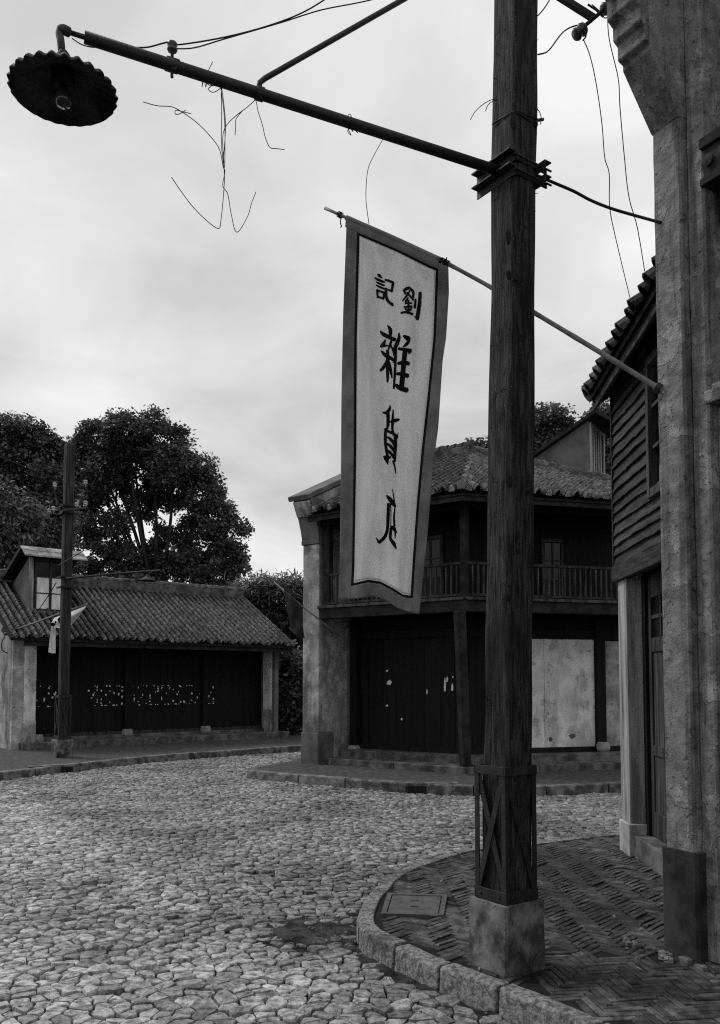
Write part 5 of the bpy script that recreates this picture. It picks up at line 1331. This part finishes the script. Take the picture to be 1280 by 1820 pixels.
def b_depth(px, py):
    """depth of the hanging cloth: vertical folds, right edge swung back lower down, a pleat right of the middle"""
    v = (py - 400) / 680.0
    u = (px - interp(outL, py)) / max(20, interp(outR, py) - interp(outL, py))
    y = 5.5 - .2 * u * (1 - .2 * v) + .06 * v
    y += .028 * math.sin(u * 9 + v * 2.0) * (.25 + v) + .008 * math.sin(u * 21 + v * 6) * (.4 + .6 * v)
    y += .012 * math.sin(v * 7 + u * 3)
    if v > .3:
        k = min(1, (v - .3) / .25); x0 = 706 + 4 * math.sin(v * 6)
        y += .035 * k * (1 / (1 + math.exp(-(px - x0) / 2.2)) - .5) * math.exp(-((px - x0) / 26) ** 2)
    e = min(abs(u), abs(1 - u))
    y += .010 * math.exp(-e * 22) * math.sin(v * 34 + (0 if u < .5 else 1.3))
    top_y = pole_y(px, py) - .012
    w = max(0.0, min(1.0, (py - interp(topO, px)) / 60.0)); w = w * w * (3 - 2 * w)
    return top_y * (1 - w) + y * w
def S(px, py, lift=0.0): return P(px, py, b_depth(px, py) - lift)
banner = thing('banner', P(690, 430, 5.4), 'tall hanging shop banner with black brush characters and dark border beside the pole', 'banner')
NV_ = 90
def strip(name, m, cols, rows):
    """cols: list of functions py->px across; rows: function (px)->(y0, y1); grid of the cloth between them"""
    pass
def cloth_patch(name, m, xl, xr, yt, yb, nu, nv, lift=0.0, thick=.0015):
    """patch between edges xl(y), xr(y), yt(x), yb(x)"""
    vs_ = []
    for j in range(nv + 1):
        for i in range(nu + 1):
            u = i / nu; v = j / nv
            y = 400 + 660 * v; x = 700
            for _ in range(5):
                x = xl(y) * (1 - u) + xr(y) * u; y = yt(x) * (1 - v) + yb(x) * v
            vs_.append(S(x, y, lift))
    fs_ = [(j * (nu + 1) + i, j * (nu + 1) + i + 1, (j + 1) * (nu + 1) + i + 1, (j + 1) * (nu + 1) + i) for j in range(nv) for i in range(nu)]
    o = MB().add(vs_, fs_).build(name, m, banner, smooth=True, fixn=False)
    sd_ = o.modifiers.new('s', 'SOLIDIFY'); sd_.thickness = thick; sd_.offset = 0
    return o
f_ = lambda tab, d=0: (lambda q: interp(tab, q) + d)
SWD = 4.5                                               # stripe width in picture units
cloth_patch('field', 'cloth_field', f_(inL, SWD + 1.6), f_(inR, -SWD - 1.4), f_(topI, SWD + 1.5), f_(botI, -SWD - 1.5), 56, 120)
cloth_patch('border', 'cloth_border', f_(outL), f_(inL), f_(topO, 5), f_(botO), 10, 120)
cloth_patch('border', 'cloth_border', f_(inR), f_(outR), f_(topO, 3), f_(botO), 10, 120)
cloth_patch('hem', 'cloth_border', f_(inL), f_(inR), f_(botI), f_(botO), 40, 8)
cloth_patch('pole_sleeve', 'cloth_border', f_(inL, -22), f_(inR), f_(topO, -1), f_(topI), 40, 8)
cloth_patch('stripe', 'cloth_stripe', f_(inL), f_(inL, SWD), f_(topI), f_(botI), 3, 120)
cloth_patch('stripe', 'cloth_stripe', f_(inR, -SWD), f_(inR), f_(topI), f_(botI), 3, 120)
cloth_patch('stripe', 'cloth_stripe', f_(inL, SWD), f_(inR, -SWD), f_(topI), f_(topI, SWD), 50, 2)
cloth_patch('stripe', 'cloth_stripe', f_(inL, SWD), f_(inR, -SWD), f_(botI, -SWD), f_(botI), 50, 2)
cloth_patch('piping', 'cloth_piping', f_(inL, SWD), f_(inL, SWD + 1.6), f_(topI, SWD), f_(botI, -SWD), 1, 120)
cloth_patch('piping', 'cloth_piping', f_(inR, -SWD - 1.4), f_(inR, -SWD), f_(topI, SWD), f_(botI, -SWD), 1, 120)
cloth_patch('piping', 'cloth_piping', f_(inL, SWD + 1.6), f_(inR, -SWD - 1.4), f_(topI, SWD), f_(topI, SWD + 1.5), 50, 1)
cloth_patch('piping', 'cloth_piping', f_(inL, SWD + 1.6), f_(inR, -SWD - 1.4), f_(botI, -SWD - 1.5), f_(botI, -SWD), 50, 1)
# sleeve wraps the pole
mb = MB(); mb.tube([BPt(px) for px in range(616, 788, 8)], .0175, 10); mb.build('sleeve_roll', 'cloth_border', banner, smooth=True)
mb = MB()                                               # tied knots at both ends
for (px, py) in ((607, 384), (790, 464), (797, 468)):
    c = BPt(px)
    for k in range(3):
        cc = c + bd * (.012 * k); a1 = bd.cross(V((0, 0, 1))).normalized(); a2 = bd.cross(a1)
        mb.tube([cc + (a1 * math.cos(a) + a2 * math.sin(a)) * .018 for a in np.linspace(0, 6.28, 12)], .0035, 5)
mb.tube(catmull([BPt(607), P(605, 395, 5.48), P(607, 402, 5.47), P(605, 404, 5.47)], 4), .004, 5)
mb.tube(catmull([BPt(792), P(794, 458, 5.1)], 4), .004, 5)
mb.build('ties', 'cloth_stripe', banner)
# brush characters as painted: (x, y, width) along each stroke
def z5(x, y): return 640 + x / 4.7875, 460 + y / 4.7875
def z4(x, y): return 560 + x / 3.2, 780 + y / 3.2
CH = {
 'character_ji': (z5, 4.7875, [
  [(150, 130, 10), (165, 143, 20), (188, 165, 7)], [(124, 160, 9), (150, 176, 17), (207, 198, 14)], [(138, 196, 8), (165, 210, 14), (208, 228, 12)], [(138, 224, 8), (165, 238, 14), (208, 256, 12)],
  [(146, 262, 16), (150, 332, 13)], [(148, 268, 14), (206, 288, 14)], [(206, 284, 16), (198, 345, 14)], [(150, 322, 14), (202, 338, 14)],
  [(212, 178, 12), (240, 185, 16), (285, 204, 18)], [(282, 202, 18), (268, 280, 17)], [(222, 256, 12), (270, 275, 14)], [(220, 250, 18), (222, 315, 20), (238, 358, 20), (268, 385, 18), (280, 398, 14)], [(281, 396, 14), (279, 372, 3)]]),
 'character_liu': (z5, 4.7875, [
  [(366, 272, 12), (400, 252, 22), (422, 242, 14)], [(376, 270, 16), (388, 302, 12)], [(420, 246, 16), (452, 282, 18), (450, 332, 14)], [(424, 268, 10), (404, 306, 14), (362, 356, 10)], [(398, 284, 10), (420, 310, 14), (455, 352, 12)],
  [(410, 330, 10), (386, 366, 16)], [(382, 378, 12), (440, 376, 12)], [(372, 410, 12), (444, 404, 14)], [(412, 352, 14), (412, 458, 16)], [(386, 420, 14), (398, 442, 12)], [(438, 414, 12), (426, 440, 14)], [(348, 460, 14), (390, 454, 16), (450, 470, 18)],
  [(472, 342, 14), (466, 418, 18)], [(512, 286, 22), (506, 380, 24), (488, 500, 26), (484, 516, 14)], [(486, 510, 20), (462, 486, 5)]]),
 'character_za': (z5, 4.7875, [
  [(232, 564, 6), (256, 598, 24), (258, 650, 20), (250, 668, 8)], [(172, 614, 10), (205, 645, 26), (300, 690, 24)], [(216, 688, 10), (196, 730, 26), (175, 748, 16)], [(176, 748, 12), (222, 738, 14), (238, 742, 6)], [(268, 694, 14), (252, 742, 18), (240, 772, 8)], [(262, 732, 10), (288, 800, 14), (284, 824, 6)],
  [(180, 782, 10), (215, 818, 26), (286, 862, 20), (280, 882, 6)], [(234, 776, 18), (236, 900, 26), (234, 1048, 14)], [(232, 866, 20), (202, 920, 22), (172, 952, 16)], [(248, 880, 16), (262, 950, 18), (272, 1012, 10)],
  [(332, 630, 8), (330, 680, 24), (306, 740, 26), (284, 780, 10)], [(302, 740, 24), (300, 900, 18), (288, 1104, 14)], [(368, 654, 14), (408, 678, 34), (424, 694, 14)], [(422, 694, 14), (395, 726, 22), (366, 750, 6)],
  [(326, 764, 18), (380, 772, 24), (434, 784, 30)], [(430, 782, 22), (416, 808, 10)], [(322, 890, 20), (372, 884, 28), (418, 892, 26)], [(312, 978, 18), (362, 980, 28), (410, 998, 28)], [(304, 1070, 20), (340, 1100, 30), (404, 1118, 34)], [(384, 780, 32), (372, 890, 32), (354, 1090, 34)]]),
 'character_huo': (z5, 4.7875, [
  [(256, 1246, 8), (250, 1282, 20), (220, 1310, 20), (192, 1304, 8)], [(238, 1296, 22), (238, 1400, 22), (230, 1448, 12)], [(282, 1282, 8), (278, 1380, 20), (276, 1450, 16), (290, 1496, 18), (316, 1526, 18)], [(316, 1524, 16), (324, 1478, 4)], [(334, 1366, 14), (300, 1376, 24), (254, 1388, 10)],
  [(218, 1444, 18), (216, 1560, 20), (234, 1684, 18)], [(222, 1462, 16), (262, 1476, 18), (304, 1502, 20)], [(302, 1498, 22), (300, 1600, 24), (296, 1726, 14)], [(232, 1516, 14), (262, 1536, 20), (298, 1584, 24)], [(230, 1572, 14), (262, 1596, 20), (298, 1640, 24)], [(228, 1628, 14), (260, 1652, 20), (296, 1698, 22)],
  [(200, 1680, 10), (226, 1692, 34), (262, 1686, 10)], [(226, 1700, 34), (236, 1748, 8)], [(280, 1716, 12), (296, 1770, 12), (306, 1830, 6)]]),
 'character_dian': (z4, 3.2, [
  [(440, 284, 3), (446, 320, 6), (452, 360, 6)], [(406, 322, 6), (424, 340, 18), (448, 372, 18), (458, 388, 6)], [(418, 366, 12), (416, 440, 15), (412, 520, 13)], [(412, 516, 13), (398, 556, 15), (366, 588, 14), (362, 592, 8)], [(364, 590, 12), (348, 562, 4)],
  [(430, 362, 6), (432, 430, 4), (430, 500, 4)], [(456, 380, 5), (450, 440, 9), (452, 496, 10)], [(432, 498, 8), (446, 506, 16), (462, 534, 10)], [(434, 504, 13), (428, 560, 13), (440, 584, 14)], [(432, 574, 12), (448, 596, 16), (462, 626, 6)], [(456, 536, 8), (456, 566, 4)]]),
}
for nm, (fz, scl, strokes) in CH.items():
    mb = MB()
    for st in strokes:
        cp = catmull([V((x, y, w)) for x, y, w in st], 5)
        vs_ = []
        for i, p in enumerate(cp):
            d = cp[min(i + 1, len(cp) - 1)] - cp[max(i - 1, 0)]; d = V((d.x, d.y)).normalized(); q = V((-d.y, d.x)) * p.z * .66
            for sgn in (1, .33, -.33, -1):
                a = fz(p.x + q.x * sgn, p.y + q.y * sgn); vs_.append(S(a[0], a[1], .0035))
        # rounded ends
        n = len(cp); fs_ = [(i * 4 + k, i * 4 + k + 1, (i + 1) * 4 + k + 1, (i + 1) * 4 + k) for i in range(n - 1) for k in range(3)]
        for end, i in ((0, 0), (1, n - 1)):
            p = cp[i]; d = (cp[0] - cp[1]) if end == 0 else (cp[-1] - cp[-2]); d = V((d.x, d.y)).normalized()
            a = fz(p.x + d.x * p.z * .35, p.y + d.y * p.z * .35); vs_.append(S(a[0], a[1], .0035)); k = len(vs_) - 1
            fs_ += [(k, i * 4, i * 4 + 1), (k, i * 4 + 1, i * 4 + 2), (k, i * 4 + 2, i * 4 + 3)]
        mb.add(vs_, fs_)
    mb.build('character', 'ink', banner, fixn=False)

# ------------------------------------------------------------------ small flags
def flag(name, label, pole_pts, r, m, grid, rows, pm='bamboo'):
    t = thing(name, pole_pts[0], label, 'flag')
    MB().tube(pole_pts, r, 8).build('stick', pm, t, smooth=True)
    nu = len(grid[0]) - 1
    top = [catmull(row, 4) for row in grid]; nu = len(top[0]); full = []
    for i in range(nu): full.append(catmull([row[i] for row in top], 4))
    nv = len(full[0]); vs_ = [full[i][j] for j in range(nv) for i in range(nu)]
    fs_ = [(j * nu + i, j * nu + i + 1, (j + 1) * nu + i + 1, (j + 1) * nu + i) for j in range(nv - 1) for i in range(nu - 1)]
    o = MB().add(vs_, fs_).build('cloth', m, t, smooth=True, fixn=False); s_ = o.modifiers.new('s', 'SOLIDIFY'); s_.thickness = .004
    return t
D = 14.55
flag('dark_flag', 'drooping dark flag on a thin stick at the corner house pier', [P(487, 1034, D + .2), P(540, 1080, D), P(612, 1136, D + .35)], .012, 'flag_dark',
     [[P(505, 1048, D + .1), P(516, 1058, D), P(526, 1067, D - .03), P(536, 1077, D)],
      [P(510, 1080, D + .12), P(519, 1088, D - .05), P(528, 1092, D + .03), P(537, 1098, D - .02)],
      [P(516, 1112, D + .1), P(524, 1118, D + .05), P(530, 1120, D - .05), P(539, 1118, D)],
      [P(517, 1121, D + .1), P(526, 1129, D - .03), P(532, 1134, D + .02), P(542, 1134, D - .02)]], 4)
LD = 17.3
t = flag('white_flag', 'twisted white cloth flag on a pole beside the low house gable', [P(8, 1126, 18.2), P(60, 1108, 17.8), P(105, 1091, LD), P(155, 1074, LD - .3)], .02, 'flag_light',
     [[P(154, 1076, LD - .3), P(136, 1083, LD - .2), P(116, 1091, LD - .1), P(97, 1098, LD)],
      [P(150, 1082, LD - .34), P(134, 1093, LD - .32), P(113, 1102, LD - .3), P(92, 1106, LD - .1)],
      [P(142, 1093, LD - .3), P(129, 1105, LD - .2), P(110, 1112, LD - .15), P(91, 1112, LD - .05)],
      [P(130, 1106, LD - .45), P(118, 1118, LD - .4), P(106, 1116, LD - .35), P(92, 1113, LD - .1)]], 4)
gr = [[P(92, 1110, LD), P(96, 1112, LD - .08), P(99, 1113, LD)], [P(89, 1130, LD), P(94, 1132, LD + .05), P(99, 1132, LD)], [P(86, 1159, LD), P(92, 1161, LD - .06), P(99, 1161, LD)]]
vs_ = [p for r_ in gr for p in r_]; o = MB().add(vs_, [(j * 3 + i, j * 3 + i + 1, j * 3 + i + 4, j * 3 + i + 3) for j in range(2) for i in range(2)]).build('tail', 'flag_light', t, smooth=True, fixn=False)
for (x, y, w, h) in ((94, 1110, 5, 4), (106, 1102, 4, 6), (115, 1096, 3, 7), (99, 1106, 2, 3)):
    MB().add([P(x - w, y - h * .3, LD - .42), P(x, y - h, LD - .42), P(x + w, y - h * .2, LD - .42), P(x + w * .3, y + h, LD - .42), P(x - w * .6, y + h * .6, LD - .42)], [(0, 1, 2, 3, 4)]).build('mark', 'ink', t)
wb = thing('flag_bracket', P(10, 1122, 18.25), 'small iron bracket with a curled cable on the low house gable', 'bracket')
MB().bar(P(7, 1118, 18.3), P(14, 1126, 18.2), .1, .1).build('plate', 'iron', wb)
MB().tube(catmull([P(10, 1128, 18.2), P(4, 1140, 18.1), P(4, 1155, 18.1), P(14, 1161, 18.15)], 5), .012, 6).build('cable', 'wire', wb)
MB().tube([P(12, 1118, 18.2), P(30, 1110, 18.0)], .012, 6).build('arm', 'iron', wb)

# ------------------------------------------------------------------ trees
def leaf_cloud(centres, normals_out, per, spread, size, droop=.35, aspect=.38, seed=1, jitter_tone=.35):
    r = np.random.default_rng(seed); n = len(centres) * per
    c = np.repeat(centres, per, 0) + np.clip(r.normal(0, 1, (n, 3)), -1.7, 1.7) * np.repeat(spread, per)[:, None] * np.array([1, 1, .75])
    mid = centres.mean(0); out = c - mid; out /= np.linalg.norm(out, axis=1)[:, None] + 1e-9
    nr = r.normal(0, .62, (n, 3)) + out * .45 + np.array([0, 0, .75]); nr /= np.linalg.norm(nr, axis=1)[:, None]
    a = r.normal(0, 1, (n, 3)); a[:, 2] -= droop * 1.6; a -= nr * (a * nr).sum(1)[:, None]; a /= np.linalg.norm(a, axis=1)[:, None] + 1e-9
    b = np.cross(nr, a)
    s = size * r.uniform(.6, 1.35, n)[:, None]; w = s * aspect * r.uniform(.7, 1.3, n)[:, None]
    nrm = np.cross(a, b)
    v = np.stack([c, c + a * s * .5 + b * w + nrm * s * .08, c + a * s, c + a * s * .5 - b * w + nrm * s * .08], 1).reshape(-1, 3)
    f = np.arange(n * 4).reshape(n, 4)
    tone = np.repeat(r.uniform(1 - jitter_tone, 1 + jitter_tone, len(centres)), per) * r.uniform(.75, 1.3, n)
    return v, f, tone
def tree(label, lobes, Y, base, leaf, per, clumps, csp, lsize, m='leaf', group='trees behind the houses', seed=1, trunk_r=.22, name='broadleaf_tree', limbs=26, droop=.35, aspect=.38, shell=.45, category='tree', fork=.35):
    """lobes: (px, py, radius_px, depth offset)"""
    r = np.random.default_rng(seed); random.seed(seed)
    t = thing(name, base, label, category, group)
    L = []; wts = []
    for (x, y, rp, dy) in lobes:
        c = P(x, y, Y + dy); L.append((np.array(c), rp * (Y + dy) / FPX)); wts.append(rp ** 2.0)
    wts = np.array(wts) / sum(wts); cen = []
    for k in range(clumps):
        i = r.choice(len(L), p=wts); c, R_ = L[i]
        d = r.normal(0, 1, 3); d /= np.linalg.norm(d); q = r.uniform(shell, 1.0) ** .6
        cen.append(c + d * R_ * q * np.array([1, 1, .92]))
    cen = np.array(cen); sp = np.full(len(cen), csp) * r.uniform(.7, 1.3, len(cen))
    v, f, tone = leaf_cloud(cen, None, per, sp, lsize, droop, aspect, seed)
    npmesh('crown', v, f, m, t, tone=tone)
    # trunk and limbs reaching into the clumps
    mean = np.mean([c for c, _ in L], 0); top = V(mean); b = V(base); mb = MB()
    f1 = b.lerp(V((top.x, top.y, top.z)), fork); f1.x += .1
    mb.tube([b + V((0, 0, -.1)), b.lerp(f1, .5) + V((.06, 0, 0)), f1], [trunk_r * 1.25, trunk_r, trunk_r * .85], 9)
    lobs = sorted(L, key=lambda q: -q[1]); ends = []
    for c, R_ in lobs[:limbs]:
        e = V(c); mid = f1.lerp(e, .5) + V((random.uniform(-.2, .2), random.uniform(-.2, .2), random.uniform(0, .35)))
        pts = catmull([f1, mid, e], 4); n = len(pts); mb.tube(pts, [trunk_r * .42 * (1 - .8 * i / n) for i in range(n)], 7)
        for k in range(4):
            j = random.randint(n // 2, n - 1); q = cen[r.integers(len(cen))] if False else np.array(e) + np.clip(r.normal(0, .5, 3), -.6, .6) * R_ - np.array([0, 0, .15])
            p = pts[j]; mb.tube([p, p.lerp(V(q), .5) + V((0, 0, .1)), V(q)], [trunk_r * .2, trunk_r * .14, trunk_r * .05], 5)
    mb.build('trunk', 'bark', t, smooth=True)
    return t
b0 = G(255, 1262, 0); 
tree('large spreading tree with sky showing through, rising behind the low house', [
    (225, 775, 42, 0), (180, 790, 44, 1), (275, 790, 46, 0), (310, 830, 42, -.5), (350, 835, 32, 0), (240, 830, 55, 1), (190, 850, 45, .5), (150, 820, 45, 1), (140, 880, 42, 1), (300, 870, 38, .8),
    (360, 880, 34, 0), (385, 915, 32, 0), (415, 945, 24, 0), (410, 985, 24, 0), (380, 970, 30, .5), (350, 940, 30, 1), (395, 1020, 24, 0), (340, 1035, 26, 0), (300, 1040, 26, .5), (245, 1045, 26, 0), (200, 930, 24, 0), (250, 900, 26, 1), (290, 950, 20, .8), (230, 985, 20, 0), (310, 1000, 18, 0), (170, 985, 28, 0), (150, 940, 26, 0), (275, 745, 20, 0), (215, 745, 20, 0), (320, 780, 20, 0), (370, 855, 18, 0), (372, 1048, 20, 0), (330, 1000, 24, .5), (265, 1015, 24, .5), (215, 1025, 26, 0), (195, 975, 24, .4), (150, 1020, 30, .5), (355, 1010, 22, .3), (275, 985, 18, .6), (420, 1010, 18, 0), (330, 960, 18, .9)],
    31, V((P(262, 1240, 31).x, 31, 0)), 1, 80, 1300, .15, .125, seed=3, trunk_r=.24, fork=.55, limbs=8, shell=.7)
tree('dark leafy tree at the left edge behind the far pole', [
    (15, 770, 42, 0), (60, 785, 38, 0), (95, 795, 28, 0), (-30, 800, 60, 0), (20, 830, 55, 0), (80, 840, 45, 0), (110, 870, 34, 0), (-40, 900, 70, 0), (90, 910, 42, 0), (45, 890, 50, .5), (100, 950, 34, 0), (70, 985, 34, .5), (120, 985, 22, 0), (20, 950, 50, 1)],
    27, V((P(40, 1240, 27).x, 27, 0)), 1, 70, 850, .15, .115, seed=5, trunk_r=.24, fork=.4, shell=.2)
tree('nearer tree with drooping pale leaves at the left edge', [(0, 900, 40, 0), (35, 930, 34, 0), (10, 965, 40, 0), (-35, 940, 50, 0), (55, 905, 22, 0), (-10, 860, 26, 0)],
    24.2, V((P(-30, 1240, 24.2).x, 24.2, 0)), 1, 30, 190, .2, .17, m='leaf_pale', seed=8, trunk_r=.14, fork=.5, droop=1.1, aspect=.24)
tree('tree crown rising behind the corner house left of the dormer', [(965, 750, 28, 0), (985, 740, 22, 0), (1000, 765, 24, 0), (950, 775, 26, 0), (975, 790, 34, 0), (1010, 790, 26, 0), (940, 810, 30, 0)],
    26, V((P(975, 1240, 26).x, 26, 0)), 1, 60, 260, .17, .12, seed=11, trunk_r=.2, fork=.5)
tree('tree crown rising behind the corner house right of the dormer', [(1075, 740, 24, 0), (1095, 765, 28, 0), (1060, 755, 22, 0), (1085, 800, 34, 0), (1110, 820, 40, 0), (1130, 770, 40, 0)],
    25, V((P(1110, 1240, 25).x, 25, 0)), 1, 60, 260, .17, .12, seed=12, trunk_r=.2, fork=.5)
tree('faint twiggy tree top just showing above the corner house ridge', [(845, 797, 16, 0), (865, 794, 14, 0), (830, 803, 10, 0)],
    30, V((P(850, 1240, 30).x, 30, 0)), 1, 14, 40, .16, .15, seed=14, trunk_r=.12, fork=.6)
tree('feathery willow-leaved shrub between the low house and the corner house', [
    (430, 1060, 24, 0), (460, 1055, 26, 0), (490, 1050, 26, 0), (520, 1050, 22, 0), (545, 1060, 24, 0), (410, 1085, 26, 0), (450, 1095, 34, .5), (490, 1095, 36, .5), (530, 1095, 32, .5), (560, 1090, 30, 0), (470, 1135, 34, 1), (520, 1140, 36, 1), (560, 1130, 34, 1), (430, 1120, 26, 1)],
    25.5, V((P(500, 1275, 25.5).x, 25.5, 0)), 1, 44, 480, .2, .24, m='leaf_pale', seed=21, trunk_r=.08, fork=.4, droop=-.5, aspect=.10, shell=.1, name='willow_shrub', category='shrub')
tree('dark evergreen bush filling the gap beside the low house end pier', [
    (520, 1180, 34, 0), (545, 1200, 36, 0), (515, 1230, 32, 0), (545, 1255, 34, 0), (500, 1195, 24, .5), (520, 1280, 26, 0), (560, 1290, 26, 0), (490, 1240, 26, .6), (580, 1190, 40, .5), (575, 1250, 40, .5), (495, 1285, 22, .6)],
    23.6, V((P(530, 1290, 23.6).x, 23.6, 0)), 1, 40, 420, .18, .15, seed=23, trunk_r=.07, fork=.3, shell=.05, name='evergreen_bush', category='bush')
tree('dark hedge mass behind the low house ridge', [(60 + k * 45, 1075 + (k % 3) * 8, 34, k * .2) for k in range(9)],
    28.5, V((P(240, 1240, 28.5).x, 28.5, 0)), 1, 34, 360, .26, .17, seed=25, trunk_r=.1, fork=.6, shell=.05, name='hedge', category='hedge', group='low planting behind the houses')

# ------------------------------------------------------------------ weeds and litter on the road edge
random.seed(99)
def weed(px, py, z, n, s, label):
    c = G(px, py, z); mb = MB()
    for k in range(n):
        a = random.uniform(0, 6.28); l = s * random.uniform(.5, 1.2); d = V((math.cos(a), math.sin(a), random.uniform(.5, 1.6))).normalized(); w = d.cross(V((0, 0, 1))).normalized() * l * .16
        p0 = c + V((math.cos(a), math.sin(a), 0)) * random.uniform(0, s * .25); mb.add([p0, p0 + d * l * .5 + w, p0 + d * l + V((0, 0, -l * .25)), p0 + d * l * .5 - w], [(0, 1, 2, 3)])
    o = mb.build('weed', 'weed', fixn=False); set_tone(o.data, 1.0); return tag(o, label, 'weed', 'weeds along the kerb')
weed(714, 1722, 0, 26, .07, 'small dark leafy weed growing against the near kerb face')
weed(632, 1680, 0, 14, .05, 'weed tuft at the rounded nose of the near kerb')
weed(770, 1745, .0, 14, .04, 'low weed at the near kerb foot below the concrete block')
weed(975, 1716, SW, 12, .035, 'tiny weed at the right corner of the concrete block')
v_ = []; f_l = []; rr = np.random.default_rng(4); n = 0
for k in range(420):                                    # fine grass and moss in the hollow by the kerb
    x, y = rr.normal(-.12, .42), rr.normal(5.45, .65)
    if in_poly(x, y, near_poly) or patch(x, y) < .35: continue
    for q in range(5):
        a = rr.uniform(0, 6.28); l = rr.uniform(.012, .035); p = np.array([x + rr.normal(0, .012), y + rr.normal(0, .012), soil_z(x, y)])
        d = np.array([math.cos(a) * .6, math.sin(a) * .6, 1.0]) * l; w = np.array([-math.sin(a), math.cos(a), 0]) * .0022
        v_ += [p - w, p + w, p + d]; f_l.append((n, n + 1, n + 2)); n += 3
g = npmesh('grass', np.array(v_), np.array(f_l), 'weed', tone=np.random.default_rng(2).uniform(.5, 1.3, len(f_l))); tag(g, 'short sparse grass in the soil by the near kerb', 'grass', kind='stuff')

# dry leaves blown onto the pavement and into the gutter
v_ = []; f_l = []; n = 0; rr = np.random.default_rng(17); spots_ = []
for k in range(900):
    x, y = rr.uniform(-.6, 2.4), rr.uniform(3.6, 8.2)
    on = in_poly(x, y, near_poly); d = min(math.hypot(x - p.x, y - p.y) for p in KN[::2])
    if on and (x > 2.2 or rr.random() > .10): continue
    if not on and (d > .35 or rr.random() > .25): continue
    spots_.append((x, y, SW + .004 if on else soil_z(x, y) + .014))
for (x, y, z) in spots_:
    a = rr.uniform(0, 6.28); l = rr.uniform(.012, .03); w = l * rr.uniform(.25, .45); d = np.array([math.cos(a), math.sin(a), rr.uniform(-.1, .35)]) * l; q = np.array([-math.sin(a), math.cos(a), rr.uniform(-.2, .3)]) * w; p = np.array([x, y, z])
    v_ += [p - d, p + q + [0, 0, .004], p + d, p - q + [0, 0, .003]]; f_l.append((n, n + 1, n + 2, n + 3)); n += 4
mat('dry_leaf', .08, .26, scale=30, rough=.8, bump=0, tone=True)
g = npmesh('fallen_leaves', np.array(v_), np.array(f_l), 'dry_leaf', tone=rr.uniform(.4, 1.3, len(f_l))); tag(g, 'small dry leaves and crumbs scattered on the brick pavement and gutter', 'leaves', kind='stuff')
